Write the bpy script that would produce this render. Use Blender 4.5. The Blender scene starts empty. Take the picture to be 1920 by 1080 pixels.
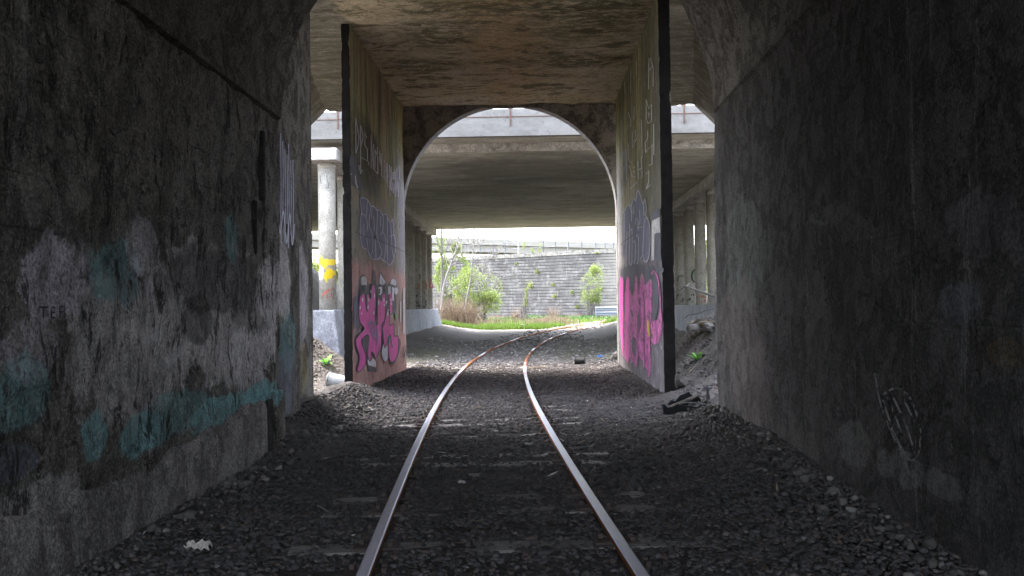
import bpy, bmesh, math, random
import numpy as np
from mathutils import Vector, Matrix, noise as mnoise
random.seed(7); rng = np.random.default_rng(11)
scene = bpy.context.scene
col = scene.collection

# ------------------------------------------------------------------ camera
F = 1867.0
_th = math.radians(.8); _yaw = math.atan(39.45/F); _pit = math.atan(39.56/F)
fw = Vector((-math.sin(_yaw)*math.cos(_pit), math.cos(_yaw)*math.cos(_pit), math.sin(_pit)))
_r0 = Vector((math.cos(_yaw), math.sin(_yaw), 0)); _u0 = _r0.cross(fw)
rt = _r0*math.cos(_th) - _u0*math.sin(_th); up = _u0*math.cos(_th) + _r0*math.sin(_th)
CAM = Vector((0, 0, 1.43))
cd = bpy.data.cameras.new('camera'); cam = bpy.data.objects.new('camera', cd); col.objects.link(cam)
cd.lens = 35; cd.sensor_width = 36; cd.clip_start = .05; cd.clip_end = 3000
m3 = Matrix((rt, up, -fw)).transposed()
cam.matrix_world = Matrix.Translation(CAM) @ m3.to_4x4()
scene.camera = cam
def ray(px, py): return fw + rt*((px-960)/F) + up*((540-py)/F)
def onX(px, py, X): d = ray(px, py); return CAM + d*((X-CAM.x)/d.x)
def onY(px, py, Y): d = ray(px, py); return CAM + d*(Y/d.y)
def onCyl(px, py, cx, cy, r):
    d = ray(px, py); a = d.x**2+d.y**2; b = -2*(d.x*cx+d.y*cy); c = cx*cx+cy*cy-r*r
    D = max(0, b*b-4*a*c); t = (-b-math.sqrt(D))/(2*a); return CAM + d*t
def sm(t):
    t = min(1., max(0., t)); return t*t*(3-2*t)
def base(y): return .4*sm((y-28)/45)+.25*sm((y-65)/25)

# ------------------------------------------------------------------ material helper
class M:
    def __init__(s, name, rough=.85):
        s.m = bpy.data.materials.new(name); s.m.use_nodes = True
        s.nt = s.m.node_tree; s.n = s.nt.nodes
        s.p = s.n['Principled BSDF']; s.p.inputs['Roughness'].default_value = rough
        s._pos = None
    def node(s, t, **k):
        nd = s.n.new(t)
        for a, v in k.items(): setattr(nd, a, v)
        return nd
    def put(s, sock, v):
        if isinstance(v, bpy.types.NodeSocket): s.nt.links.new(v, sock)
        elif v is not None:
            if isinstance(v, (tuple, list)) and len(v) == 3 and sock.type == 'RGBA': v = (*v, 1)
            sock.default_value = v
    def pos(s):
        if not s._pos: s._pos = s.node('ShaderNodeNewGeometry').outputs['Position']
        return s._pos
    def obj(s): return s.node('ShaderNodeTexCoord').outputs['Object']
    def uv(s): return s.node('ShaderNodeTexCoord').outputs['UV']
    def island(s): return s.node('ShaderNodeNewGeometry').outputs['Random Per Island']
    def scale(s, v, k):
        nd = s.node('ShaderNodeVectorMath', operation='MULTIPLY'); s.put(nd.inputs[0], v); nd.inputs[1].default_value = k
        return nd.outputs[0]
    def xyz(s, v):
        nd = s.node('ShaderNodeSeparateXYZ'); s.put(nd.inputs[0], v); return nd.outputs
    def noise(s, v, sc, det=4., ro=.55, dist=0.):
        nd = s.node('ShaderNodeTexNoise'); s.put(nd.inputs['Vector'], v)
        nd.inputs['Scale'].default_value = sc; nd.inputs['Detail'].default_value = det
        nd.inputs['Roughness'].default_value = ro; nd.inputs['Distortion'].default_value = dist
        return nd.outputs['Fac']
    def vor(s, v, sc, feat='F1', out='Distance'):
        nd = s.node('ShaderNodeTexVoronoi', feature=feat); s.put(nd.inputs['Vector'], v); nd.inputs['Scale'].default_value = sc
        return nd.outputs[out]
    def ramp(s, f, st):
        nd = s.node('ShaderNodeValToRGB'); s.put(nd.inputs[0], f); e = nd.color_ramp.elements
        while len(e) < len(st): e.new(.5)
        for i, (p, c) in enumerate(st):
            e[i].position = p; e[i].color = (*c, 1) if isinstance(c, (tuple, list)) else (c, c, c, 1)
        return nd.outputs[0]
    def rng(s, f, a, b, c=0., d=1.):
        nd = s.node('ShaderNodeMapRange', interpolation_type='SMOOTHSTEP'); s.put(nd.inputs[0], f)
        for i, v in enumerate((a, b, c, d)): nd.inputs[i+1].default_value = v
        return nd.outputs[0]
    def mix(s, f, a, b, blend='MIX'):
        nd = s.node('ShaderNodeMix', data_type='RGBA', blend_type=blend)
        s.put(nd.inputs[0], f); s.put(nd.inputs[6], a); s.put(nd.inputs[7], b); return nd.outputs[2]
    def math(s, op, a, b=None, clamp=False):
        nd = s.node('ShaderNodeMath', operation=op, use_clamp=clamp); s.put(nd.inputs[0], a)
        if b is not None: s.put(nd.inputs[1], b)
        return nd.outputs[0]
    def patch(s, c, r, wob, soft=.15):
        """ragged blob mask: centre c, radii r (huge radius = ignore axis), wob = noise socket"""
        nd = s.node('ShaderNodeVectorMath', operation='SUBTRACT'); s.put(nd.inputs[0], s.pos()); nd.inputs[1].default_value = c
        n2 = s.node('ShaderNodeVectorMath', operation='MULTIPLY'); s.put(n2.inputs[0], nd.outputs[0]); n2.inputs[1].default_value = [1/q for q in r]
        n3 = s.node('ShaderNodeVectorMath', operation='LENGTH'); s.put(n3.inputs[0], n2.outputs[0])
        e = s.math('ADD', n3.outputs['Value'], wob)
        return s.rng(e, 1+soft, 1-soft)
    def bump(s, h, st=.5, dist=.02, prev=None):
        nd = s.node('ShaderNodeBump'); nd.inputs['Strength'].default_value = st; nd.inputs['Distance'].default_value = dist
        s.put(nd.inputs['Height'], h)
        if prev is not None: s.put(nd.inputs['Normal'], prev)
        s.put(s.p.inputs['Normal'], nd.outputs[0]); return nd.outputs[0]
    def color(s, c): s.put(s.p.inputs['Base Color'], c)
    def spec(s, v): s.p.inputs['Specular IOR Level'].default_value = v

def plain(name, c, rough=.8, var=.25, sc=6., metal=0., bump=.2, spec=.3):
    a = M(name, rough); n = a.noise(a.pos(), sc, 6, .65)
    a.color(a.ramp(n, [(.25, tuple(x*(1-var) for x in c)), (.75, tuple(min(1, x*(1+var)) for x in c))]))
    a.p.inputs['Metallic'].default_value = metal; a.spec(spec)
    if bump: a.bump(a.noise(a.pos(), sc*8, 4, .6), bump, .01)
    return a.m

# ------------------------------------------------------------------ mesh helper
class MB:
    def __init__(s): s.v = []; s.f = []; s.mi = []
    def add(s, v, f, mi=0):
        o = len(s.v); s.v += [tuple(p) for p in v]; s.f += [tuple(i+o for i in q) for q in f]; s.mi += [mi]*len(f); return s
    def box(s, x0, x1, y0, y1, z0, z1, mi=0):
        v = [(x, y, z) for z in (z0, z1) for y in (y0, y1) for x in (x0, x1)]
        return s.add(v, [(0, 2, 3, 1), (4, 5, 7, 6), (0, 1, 5, 4), (2, 6, 7, 3), (0, 4, 6, 2), (1, 3, 7, 5)], mi)
    def tube(s, pts, rad, n=8, mi=0, cap=True):
        pts = [Vector(p) for p in pts]; rad = rad if isinstance(rad, (list, tuple)) else [rad]*len(pts)
        o = len(s.v)
        for i, p in enumerate(pts):
            t = (pts[min(i+1, len(pts)-1)] - pts[max(i-1, 0)]).normalized()
            a = t.cross(Vector((0, 0, 1)) if abs(t.z) < .9 else Vector((1, 0, 0))).normalized(); b = t.cross(a)
            for k in range(n):
                g = 2*math.pi*k/n; s.v.append(tuple(p + (a*math.cos(g)+b*math.sin(g))*rad[i]))
        for i in range(len(pts)-1):
            for k in range(n):
                s.f.append((o+i*n+k, o+i*n+(k+1) % n, o+(i+1)*n+(k+1) % n, o+(i+1)*n+k)); s.mi.append(mi)
        if cap:
            s.f.append(tuple(o+k for k in range(n))[::-1]); s.mi.append(mi)
            s.f.append(tuple(o+(len(pts)-1)*n+k for k in range(n))); s.mi.append(mi)
        return s
    def extrude(s, poly, d, mi=0):
        """closed planar polygon of 3D points extruded by vector d"""
        n = len(poly); d = Vector(d)
        v = [Vector(p) for p in poly] + [Vector(p)+d for p in poly]
        f = [tuple(range(n))[::-1], tuple(range(n, 2*n))] + [(i, (i+1) % n, n+(i+1) % n, n+i) for i in range(n)]
        return s.add(v, f, mi)
    def obj(s, name, mats, parent=None, loc=(0, 0, 0), smooth=False, bevel=0, seg=2):
        w = Vector(parent['_w']) if parent is not None else Vector((0, 0, 0))
        base_ = w if parent is not None else Vector(loc)
        me = bpy.data.meshes.new(name)
        me.from_pydata([tuple(Vector(p)-base_) for p in s.v], [], s.f)
        for m in (mats if isinstance(mats, (list, tuple)) else [mats]): me.materials.append(m)
        me.polygons.foreach_set('material_index', s.mi)
        if smooth: me.polygons.foreach_set('use_smooth', [True]*len(s.f))
        bm = bmesh.new(); bm.from_mesh(me); bmesh.ops.recalc_face_normals(bm, faces=bm.faces); bm.to_mesh(me); bm.free()
        o = bpy.data.objects.new(name, me); col.objects.link(o)
        if parent is not None: o.parent = parent
        else: o.location = loc
        o['_w'] = tuple(base_)
        if bevel:
            b = o.modifiers.new('bevel', 'BEVEL'); b.width = bevel; b.segments = seg; b.limit_method = 'ANGLE'; b.angle_limit = math.radians(50)
        return o
def npobj(name, v, f, mats, parent=None, loc=(0, 0, 0), smooth=False):
    v = np.asarray(v, np.float32); f = np.asarray(f, np.int32)
    w = np.array(parent['_w'] if parent is not None else loc, np.float32)
    me = bpy.data.meshes.new(name); k = f.shape[1]
    me.vertices.add(len(v)); me.vertices.foreach_set('co', (v-w).ravel())
    me.loops.add(f.size); me.loops.foreach_set('vertex_index', f.ravel())
    me.polygons.add(len(f)); me.polygons.foreach_set('loop_start', np.arange(0, f.size, k, dtype=np.int32))
    if smooth: me.polygons.foreach_set('use_smooth', np.ones(len(f), bool))
    for m in (mats if isinstance(mats, (list, tuple)) else [mats]): me.materials.append(m)
    me.update(calc_edges=True)
    o = bpy.data.objects.new(name, me); col.objects.link(o)
    if parent is not None: o.parent = parent
    else: o.location = loc
    o['_w'] = tuple(float(q) for q in w)
    return o
def thing(name, label, cat, loc=(0, 0, 0), group=None):
    o = bpy.data.objects.new(name, None); col.objects.link(o); o.location = loc; o.empty_display_size = .2
    o['_w'] = tuple(loc); return tag(o, label, cat, group)
def tag(o, label, cat, group=None):
    o['label'] = label; o['category'] = cat
    if group: o['group'] = group
    return o
def kind(o, k): o['kind'] = k; return o

def fbm(x, y, z=0., o=4):
    return mnoise.fractal(Vector((x, y, z)), 1., 2., o)

# ================================================================== MATERIALS
BIG = 1e5
def concrete(name, c1, c2, streak=(1, 1, .15), stain=.5, bumps=.5, grain=60, dark=(.035, .03, .027), boards=0., spk=.55, mot=1.):
    a = M(name, .92); P = a.pos(); a.spec(.15)
    n = a.noise(P, .9, 10, .7, .3); c = a.ramp(n, [(.3, c1), (.7, c2)])
    m_ = a.noise(P, 3.5, 9, .8, .4); c = a.mix(a.rng(m_, .47, .57, 0, .45*mot), c, tuple(min(1, x*1.5) for x in c2)); c = a.mix(a.rng(m_, .5, .40, 0, .6*mot), c, dark)
    s_ = a.noise(a.scale(P, streak), 3., 8, .75); c = a.mix(a.rng(s_, .5, .66, 0, stain), c, dark)
    if boards:
        z_ = a.xyz(P)[2]; wz = a.math('FRACT', a.math('MULTIPLY', a.math('ADD', z_, a.math('MULTIPLY', n, .03)), 3.4))
        ln = a.math('MULTIPLY', a.rng(a.math('ABSOLUTE', a.math('SUBTRACT', wz, .5)), .03, .0), a.rng(a.noise(P, 1.3, 4, .6), .45, .6)); c = a.mix(a.math('MULTIPLY', ln, boards), c, dark)
    if boards:
        ef = a.noise(a.scale(P, (1, 1.3, .07)), 3.3, 8, .78); c = a.mix(a.rng(ef, .575, .64, 0, .5), c, (.36, .345, .34)); dk = a.noise(a.scale(P, (1, .7, .5)), 2.2, 3, .5, 2.); cw = a.math('ABSOLUTE', a.math('SUBTRACT', dk, .5)); c = a.mix(a.rng(cw, .006, .001, 0, .8), c, (.012, .011, .01))
    g = a.noise(P, grain, 4, .85); c = a.mix(a.rng(g, .40, .60, spk, 0), c, (.022, .02, .019)); c = a.mix(a.rng(g, .52, .66, 0, spk*.5), c, tuple(min(1, x*1.9+.05) for x in c2))
    h = a.math('ADD', a.noise(P, 5, 9, .75), a.math('MULTIPLY', g, .35)); h = a.math('ADD', h, a.math('MULTIPLY', a.rng(m_, .5, .42), -.25))
    a._c = c; a._h = h; a._g = g; a.color(c); a.bump(h, bumps, .05)
    if 'sooty' in name: a.spec(.03)
    return a

# --- left tunnel wall, with its peeling paint and plaster
LX = -2.72
def wall_patches(a, X, lst, c):
    P = a.pos()
    w1 = a.math('SUBTRACT', a.noise(P, 2.6, 10, .75, .3), .5); w1 = a.math('MULTIPLY', w1, 1.9)
    n = a.noise(a.scale(P, (1, 1.4, .7)), 7, 10, .8, .3); fk = a.rng(n, .455, .505); gr = a.rng(a._g, .40, .56, .35, 1)
    for (px, py, rx, ry, colr, stg) in lst:
        q = onX(px, py, X); q2 = onX(px+rx, py, X); q3 = onX(px-rx, py, X); q4 = onX(px, py-ry, X)
        ry_ = abs(q2.y-q3.y)/2
        msk = a.patch(((0), (q2.y+q3.y)/2, q.z), (BIG, ry_, abs(q4.z-q.z)), w1, .1)
        msk = a.math('MULTIPLY', a.math('MULTIPLY', msk, gr), a.rng(fk, 0, 1, .5*stg, min(1, stg*1.1)))
        c = a.mix(msk, c, colr)
    return c
TEAL = (.27, .53, .54); LAV = (.74, .67, .73); GREYP = (.74, .69, .685); SOOT = (.028, .025, .022)
a = concrete('left_tunnel_concrete', (.135, .122, .107), (.28, .256, .228), (1, .5, .12), .4, 1., 45, boards=.7, mot=.5)
c = a._c
c = wall_patches(a, LX, [
    (370, 590, 150, 130, GREYP, .85), (240, 640, 120, 150, GREYP, .6), (100, 520, 62, 85, LAV, .75), (50, 660, 60, 60, LAV, .5),
    (215, 510, 50, 60, (.2, .36, .36), .8), (35, 740, 60, 70, TEAL, .55), (440, 640, 75, 90, GREYP, .7), (270, 480, 30, 70, LAV, .5),
    (400, 530, 110, 60, SOOT, .85), (370, 600, 30, 45, SOOT, .8), (470, 560, 40, 70, SOOT, .7), (430, 450, 14, 46, (.2, .34, .34), .9), (500, 540, 22, 60, GREYP, .9),
    (265, 815, 45, 38, TEAL, 1), (330, 775, 60, 42, (.24, .42, .42), .8), (415, 775, 60, 35, TEAL, .95), (488, 742, 34, 26, (.24, .5, .5), 1), (172, 815, 22, 50, TEAL, .75), (15, 870, 50, 40, (.14, .18, .25), .6),
    (60, 960, 90, 60, GREYP, .5)], c)
fl = a.noise(a.scale(a.pos(), (1, .8, .45)), 6, 10, .8, .6); c = a.mix(a.rng(fl, .555, .585, 0, .85), c, SOOT)
a.color(c); a.bump(a.math('ADD', a._h, a.math('MULTIPLY', a.rng(fl, .54, .6), -.5)), 1., .05)
MAT_LW = a.m

a = concrete('left_jamb_concrete', (.14, .125, .11), (.24, .22, .195), (1, .6, .08), .6, .8, 50)
c = wall_patches(a, -2.8, [(537, 640, 16, 60, (.17, .3, .3), .9), (530, 520, 14, 90, GREYP, .8), (535, 720, 16, 60, (.22, .24, .28), .8), (580, 560, 14, 100, LAV, .5), (585, 690, 9, 50, (.3, .26, .1), .5)], a._c)
a.color(c); MAT_LJ = a.m

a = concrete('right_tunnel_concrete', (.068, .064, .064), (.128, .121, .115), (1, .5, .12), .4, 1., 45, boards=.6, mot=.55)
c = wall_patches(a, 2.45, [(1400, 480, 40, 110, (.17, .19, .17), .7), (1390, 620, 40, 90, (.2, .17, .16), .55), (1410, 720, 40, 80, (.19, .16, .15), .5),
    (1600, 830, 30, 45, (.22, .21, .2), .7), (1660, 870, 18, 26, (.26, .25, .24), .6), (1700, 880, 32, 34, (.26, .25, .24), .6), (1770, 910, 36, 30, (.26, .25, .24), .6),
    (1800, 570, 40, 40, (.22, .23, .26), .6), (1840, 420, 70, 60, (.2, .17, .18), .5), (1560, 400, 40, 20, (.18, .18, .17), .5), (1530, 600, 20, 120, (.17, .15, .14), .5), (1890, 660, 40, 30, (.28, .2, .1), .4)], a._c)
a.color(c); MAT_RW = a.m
MAT_VAULT = concrete('vault_concrete', (.10, .09, .08), (.22, .20, .175), (1, .4, 1), .4, 1., 45, mot=.6).m
MAT_FOOT = concrete('footing_concrete', (.24, .22, .205), (.38, .35, .33), (1, .6, .1), .5, .9, 45, mot=.6).m
MAT_EDGE = concrete('sooty_edge', (.005, .005, .005), (.010, .009, .009), (1, 1, .1), .3, .8, 40, (.003, .003, .003)).m  # almost black colour for the front edges of both panels

MAT_SLOT = concrete('shaded_recess', (.022, .02, .019), (.05, .046, .043), (1, .5, .12), .4, .8, 45).m  # darker concrete, the shade inside the slots is put into the colour
# --- ceiling
a = M('ceiling_concrete', .9); P = a.pos(); a.spec(.2)
c = a.ramp(a.noise(P, .7, 6, .6), [(.3, (.44, .37, .22)), (.5, (.56, .485, .325)), (.7, (.53, .47, .38))])
w = a.math('MULTIPLY', a.math('SUBTRACT', a.noise(P, 1.3, 8, .7), .5), 1.8)
c = a.mix(a.math('MULTIPLY', a.patch((-.5, 19, 0), (.8, 6, BIG), w, .5), .42), c, (.40, .22, .07))
gs = a.noise(a.scale(P, (.7, 1.5, 1)), 1.5, 10, .76, .3)
c = a.mix(a.math('MULTIPLY', a.rng(gs, .53, .585), .85), c, (.085, .082, .035))
gs3 = a.noise(a.scale(P, (1, 2.4, 1)), 3.1, 10, .8, .3); c = a.mix(a.rng(gs3, .575, .61, 0, .85), c, (.045, .042, .022))
gs2 = a.rng(a.noise(a.scale(P, (.9, 2, 1)), 3.2, 9, .8, .4), .45, .52)
for ctr_, rad_ in (((.95, 17.3, 0), (1.3, 1.3, BIG)), ((-1.7, 18.2, 0), (.7, .9, BIG)), ((-2.2, 20.5, 0), (.9, .5, BIG)), ((.9, 20.3, 0), (1.2, .6, BIG)), ((-.2, 16.6, 0), (2, .4, BIG))):
    c = a.mix(a.math('MULTIPLY', a.math('MULTIPLY', a.patch(ctr_, rad_, w, .5), gs2), .85), c, (.075, .075, .035))
# damp green soffit outside the two pier walls
xs_ = a.xyz(P)[0]
side = a.math('MAXIMUM', a.rng(a.math('ADD', xs_, a.math('MULTIPLY', w, .15)), -3.1, -3.3), a.rng(a.math('ADD', xs_, a.math('MULTIPLY', w, .15)), 2.15, 2.35))
c = a.mix(side, c, a.ramp(a.noise(a.scale(P, (.4, 2., 1)), 2.6, 8, .7), [(.35, (.085, .085, .06)), (.62, (.26, .25, .2))]))
cr = a.noise(a.scale(P, (.6, 2.6, 1)), 4, 8, .75, .5); c = a.mix(a.rng(cr, .6, .66, 0, .85), c, (.03, .026, .02))
mo = a.noise(P, 4, 10, .8, .3); c = a.mix(a.rng(mo, .5, .42, 0, .5), c, (.15, .115, .06)); c = a.mix(a.rng(mo, .53, .6, 0, .35), c, (.58, .5, .36))
g = a.noise(P, 50, 4, .85); c = a.mix(a.rng(g, .40, .60, .6, 0), c, (.05, .042, .028))
a.color(c); a.bump(a.math('ADD', a.noise(a.scale(P, (.7, 1.6, 1)), 5, 9, .72), a.math('MULTIPLY', a.rng(cr, .58, .66), -.6)), .9, .06)
MAT_CEIL = a.m

# --- pier wall faces
def pier_mat(name, X, right):
    a = M(name, .9); P = a.pos(); a.spec(.25); _, y_, z_ = a.xyz(P)
    w = a.math('MULTIPLY', a.math('SUBTRACT', a.noise(P, 1.6, 8, .68, .3), .5), 1.7)
    st = a.noise(a.scale(P, (1, 1.4, .12)), 2.6, 8, .7)
    c = a.ramp(a.noise(P, 1.1, 8, .65), [(.3, (.20, .185, .145)), (.7, (.40, .375, .315))])
    # moss-green damp upper wall
    gz = a.rng(a.math('ADD', z_, w), 3.0, 4.3)
    c = a.mix(a.math('MULTIPLY', gz, .85), c, a.ramp(st, [(.36, (.055, .06, .03)), (.46, (.17, .17, .06)), (.54, (.34, .31, .11)), (.66, (.44, .37, .22))]))
    if not right:
        c = a.mix(a.math('MULTIPLY', a.patch((0, 20.2, 6.1), (BIG, 2.6, .8), w, .3), .65), c, a.ramp(st, [(.4, (.10, .085, .05)), (.6, (.40, .28, .16))]))
        c = a.mix(a.math('MULTIPLY', a.patch((0, 19.2, 4.3), (BIG, 1.8, .8), w, .3), .75), c, (.055, .055, .04))
        c = a.mix(a.math('MULTIPLY', a.patch((0, 20, 2.9), (BIG, 3.2, .8), w, .3), .6), c, (.27, .25, .19))
    else:
        c = a.mix(a.math('MULTIPLY', a.patch((0, 17.5, 4.8), (BIG, 1.4, 2.2), w, .3), .7), c, (.06, .06, .032))
        c = a.mix(a.math('MULTIPLY', a.patch((0, 16.3, 3.5), (BIG, .7, 3), w, .4), .7), c, (.10, .095, .08))
    # pale washed end beside the arch
    c = a.mix(a.math('MULTIPLY', a.rng(a.math('ADD', y_, w), 22.6, 24), a.rng(z_, 5.6, 4.2)), c, (.33, .32, .325))
    dr = a.noise(a.scale(P, (1, 5, .1)), 3, 4, .6)
    c = a.mix(a.math('MULTIPLY', a.rng(dr, .62, .68), a.rng(z_, 3, 5)), c, (.34, .31, .26))
    low = a.rng(a.math('ADD', z_, a.math('MULTIPLY', w, .35)), 2.45, 2.2)
    if not right:   # salmon pink undercoat
        c = a.mix(low, c, a.ramp(a.noise(P, 2.4, 8, .7), [(.3, (.38, .24, .225)), (.55, (.54, .31, .265)), (.75, (.44, .38, .41))]))
        c = a.mix(a.math('MULTIPLY', a.patch((0, 18, 1.2), (BIG, .5, .6), w, .3), .6), c, (.16, .21, .25))
        c = a.mix(a.math('MULTIPLY', a.patch((0, 23.2, 1.6), (BIG, .9, .5), w, .3), .8), c, (.28, .25, .22))
    else:           # slate grey undercoat with violet dust
        c = a.mix(low, c, a.ramp(a.noise(P, 2.4, 8, .7), [(.3, (.085, .08, .088)), (.55, (.16, .142, .155)), (.75, (.30, .25, .28))]))
    fl = a.noise(P, 5, 10, .8, .5); c = a.mix(a.rng(fl, .58, .61, 0, .8), c, (.07, .06, .05)); c = a.mix(a.rng(fl, .43, .40, 0, .5), c, (.42, .40, .38))
    g = a.noise(P, 55, 4, .85); c = a.mix(a.rng(g, .40, .60, .5, 0), c, (.05, .045, .042))
    a.color(c); a.bump(a.math('ADD', a.noise(P, 6, 9, .7), a.math('MULTIPLY', a.rng(fl, .58, .65), -.5)), .7, .04)
    return a.m
MAT_PL = pier_mat('left_pier_paint', -3.15, False); MAT_PR = pier_mat('right_pier_paint', 2.1, True)
MAT_SPAN = concrete('spandrel_concrete', (.21, .19, .158), (.36, .33, .278), (1, 1, .3), .5, .8, 50).m
MAT_SOFF = concrete('arch_soffit_concrete', (.20, .19, .18), (.30, .285, .27), (1, 1, 1), .15, .5, 40, mot=.4).m

# --- highway
a = M('deck_soffit', .9); P = a.pos(); a.spec(.2)
st = a.noise(a.scale(P, (.3, .6, 1)), 1.0, 10, .74, 1.4)
c = a.ramp(st, [(.3, (.27, .255, .20)), (.45, (.43, .41, .335)), (.58, (.52, .495, .405)), (.72, (.62, .6, .54))])
w = a.math('MULTIPLY', a.math('SUBTRACT', a.noise(a.scale(P, (.5, .7, 1)), 1., 9, .7), .5), 1.6)
c = a.mix(a.math('MULTIPLY', a.patch((.3, 33.8, 0), (3.4, 4.0, BIG), w, .35), .72), c, (.13, .125, .105))
c = a.mix(a.math('MULTIPLY', a.patch((-1.5, 39, 0), (2.5, 2, BIG), w, .3), .5), c, (.18, .175, .14))
mo = a.noise(a.scale(P, (.5, 1, 1)), 2.2, 10, .8, .3); c = a.mix(a.rng(mo, .51, .42, 0, .42), c, (.15, .142, .11)); c = a.mix(a.rng(mo, .55, .62, 0, .4), c, (.62, .6, .55))
g = a.noise(P, 14, 6, .8); c = a.mix(a.rng(g, .40, .62, .32, 0), c, (.09, .083, .068))
a.color(c); a.bump(a.noise(a.scale(P, (.3, 2, 1)), 3, 8, .7), .6, .05); MAT_DECK = a.m
a = M('parapet_concrete', .9); P = a.pos()
n = a.noise(a.scale(P, (.6, 1, 1.6)), 1.8, 8, .7); c = a.ramp(n, [(.3, (.105, .101, .095)), (.6, (.165, .16, .152))])
rs = a.noise(a.scale(P, (1.6, 1, .1)), 2.6, 5, .6); c = a.mix(a.rng(rs, .6, .72, 0, .35), c, (.13, .09, .065))
g = a.noise(P, 9, 7, .8); c = a.mix(a.rng(g, .52, .66, 0, .55), c, (.07, .066, .058)); a.color(c); a.bump(g, .4, .03); MAT_PARA = a.m
MAT_BEAM = concrete('edge_beam_concrete', (.34, .325, .29), (.52, .50, .47), (.3, 1, 1), .4, .5, 20, spk=.3, mot=.5).m
a = concrete('column_concrete', (.25, .238, .205), (.36, .345, .31), (1, 1, .12), .3, .3, 25, spk=.3, mot=.3); c = a._c
w = a.math('MULTIPLY', a.math('SUBTRACT', a.noise(a.pos(), 4, 8, .75), .5), 3.)
for (px, py, rx, rz, cl) in ((601, 500, .13, .28, (.62, .48, .05)), (617, 492, .2, .1, (.62, .48, .05)), (616, 515, .17, .2, (.65, .5, .03)), (602, 512, .1, .18, (.7, .7, .68))):
    q = onCyl(px, py, -5.92, 28.6, .25); c = a.mix(a.patch(tuple(q), (rx, .6, rz), w, .12), c, cl)
a.color(c); MAT_COL = a.m
MAT_CRASH = concrete('crash_wall_concrete', (.16, .168, .19), (.29, .298, .33), (1, 1.2, .3), .6, .6, 20, (.10, .10, .12), spk=.3, mot=.4).m
MAT_RUST = plain('rusty_steel', (.10, .055, .042), .85, .4, 14)
MAT_PLATE = plain('tie_plate_steel', (.055, .04, .034), .8, .4, 12)
MAT_RAIL = plain('rail_rust', (.25, .09, .032), .9, .45, 10, spec=.08)
a = M('worn_rail_head', .38); n = a.noise(a.scale(a.pos(), (4, 1, 1)), 6, 5, .7)
a.color(a.ramp(n, [(.3, (.52, .50, .55)), (.7, (.72, .70, .76))])); a.p.inputs['Metallic'].default_value = .85
_y = a.xyz(a.pos())[1]; rs_ = a.math('ADD', a.rng(_y, 44, 58), a.math('MULTIPLY', a.rng(a.noise(a.scale(a.pos(), (1.5, .16, 1)), 1.5, 4, .6), .36, .54), a.math('MULTIPLY', a.rng(_y, 20, 24), .95)), True)
a.color(a.mix(rs_, a.ramp(n, [(.3, (.40, .41, .50)), (.7, (.60, .61, .72))]), (.25, .085, .028))); a.put(a.p.inputs['Metallic'], a.rng(rs_, 0, 1, .45, 0.))  # bluish base colour has the sky's reflection painted in
a.put(a.p.inputs['Roughness'], a.math('ADD', a.rng(n, .3, .7, .3, .5), a.math('MULTIPLY', rs_, .5), True)); a.put(a.p.inputs['Specular IOR Level'], a.rng(rs_, 0, 1, .5, .05)); MAT_HEAD = a.m
a = M('sleeper_wood', .9); P = a.pos(); n = a.noise(a.scale(P, (.6, 8, 4)), 4, 7, .7)
a.color(a.ramp(n, [(.3, (.10, .09, .082)), (.7, (.26, .24, .222))])); a.bump(n, .6, .02); MAT_TIE = a.m

# --- ground
a = M('earth_ground', .95); P = a.pos(); a.spec(.15); x_, y_, z_ = a.xyz(P)
c = a.ramp(a.noise(P, .8, 9, .7), [(.3, (.11, .096, .088)), (.5, (.17, .152, .142)), (.7, (.235, .216, .205))])
w = a.math('MULTIPLY', a.math('SUBTRACT', a.noise(P, .5, 8, .68), .5), 1.6)
c = a.mix(a.math('MULTIPLY', a.patch((3.0, 33, 0), (3.2, 6, BIG), w, .3), .6), c, (.17, .16, .09))
c = a.mix(a.math('MULTIPLY', a.patch((-4., 31, 0), (1.6, 5, BIG), w, .3), .6), c, (.17, .165, .085))
c = a.mix(a.math('MULTIPLY', a.patch((-4, 46, 0), (5.5, 7, BIG), w, .3), .8), c, (.085, .062, .055))
c = a.mix(a.math('MULTIPLY', a.patch((4, 48, 0), (3, 6, BIG), w, .3), .6), c, (.10, .085, .075))
far = a.rng(a.math('ADD', y_, a.math('MULTIPLY', w, 4)), 57, 60)
c = a.mix(far, c, a.ramp(a.noise(P, .6, 6, .65), [(.35, (.07, .10, .025)), (.55, (.12, .11, .06)), (.7, (.16, .138, .10))]))
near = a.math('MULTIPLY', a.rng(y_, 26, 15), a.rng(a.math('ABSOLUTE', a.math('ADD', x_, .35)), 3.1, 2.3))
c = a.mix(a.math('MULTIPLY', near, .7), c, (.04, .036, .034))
g = a.vor(P, 14); c = a.mix(a.rng(g, .1, .45, .0, .5), c, (.05, .045, .04), 'MIX')
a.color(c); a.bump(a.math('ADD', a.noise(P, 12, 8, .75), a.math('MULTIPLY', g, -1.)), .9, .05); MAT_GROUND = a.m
def leafmat(name, stops, trans=.35, rough=.6):
    a = M(name, rough); c = a.ramp(a.island(), stops); a.color(c); a.spec(.25)
    tr = a.node('ShaderNodeBsdfTranslucent'); a.put(tr.inputs[0], c); mx = a.node('ShaderNodeMixShader'); mx.inputs[0].default_value = trans
    a.nt.links.new(a.p.outputs[0], mx.inputs[1]); a.nt.links.new(tr.outputs[0], mx.inputs[2])
    a.nt.links.new(mx.outputs[0], a.n['Material Output'].inputs[0]); return a.m
a = M('ballast_stone', .85); a.spec(.3); r_ = a.island(); n = a.noise(a.pos(), 30, 4, .7)
c = a.ramp(r_, [(0, (.026, .024, .025)), (.45, (.058, .053, .054)), (.85, (.078, .072, .074)), (.97, (.085, .06, .047)), (1, (.16, .15, .152))])
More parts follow.
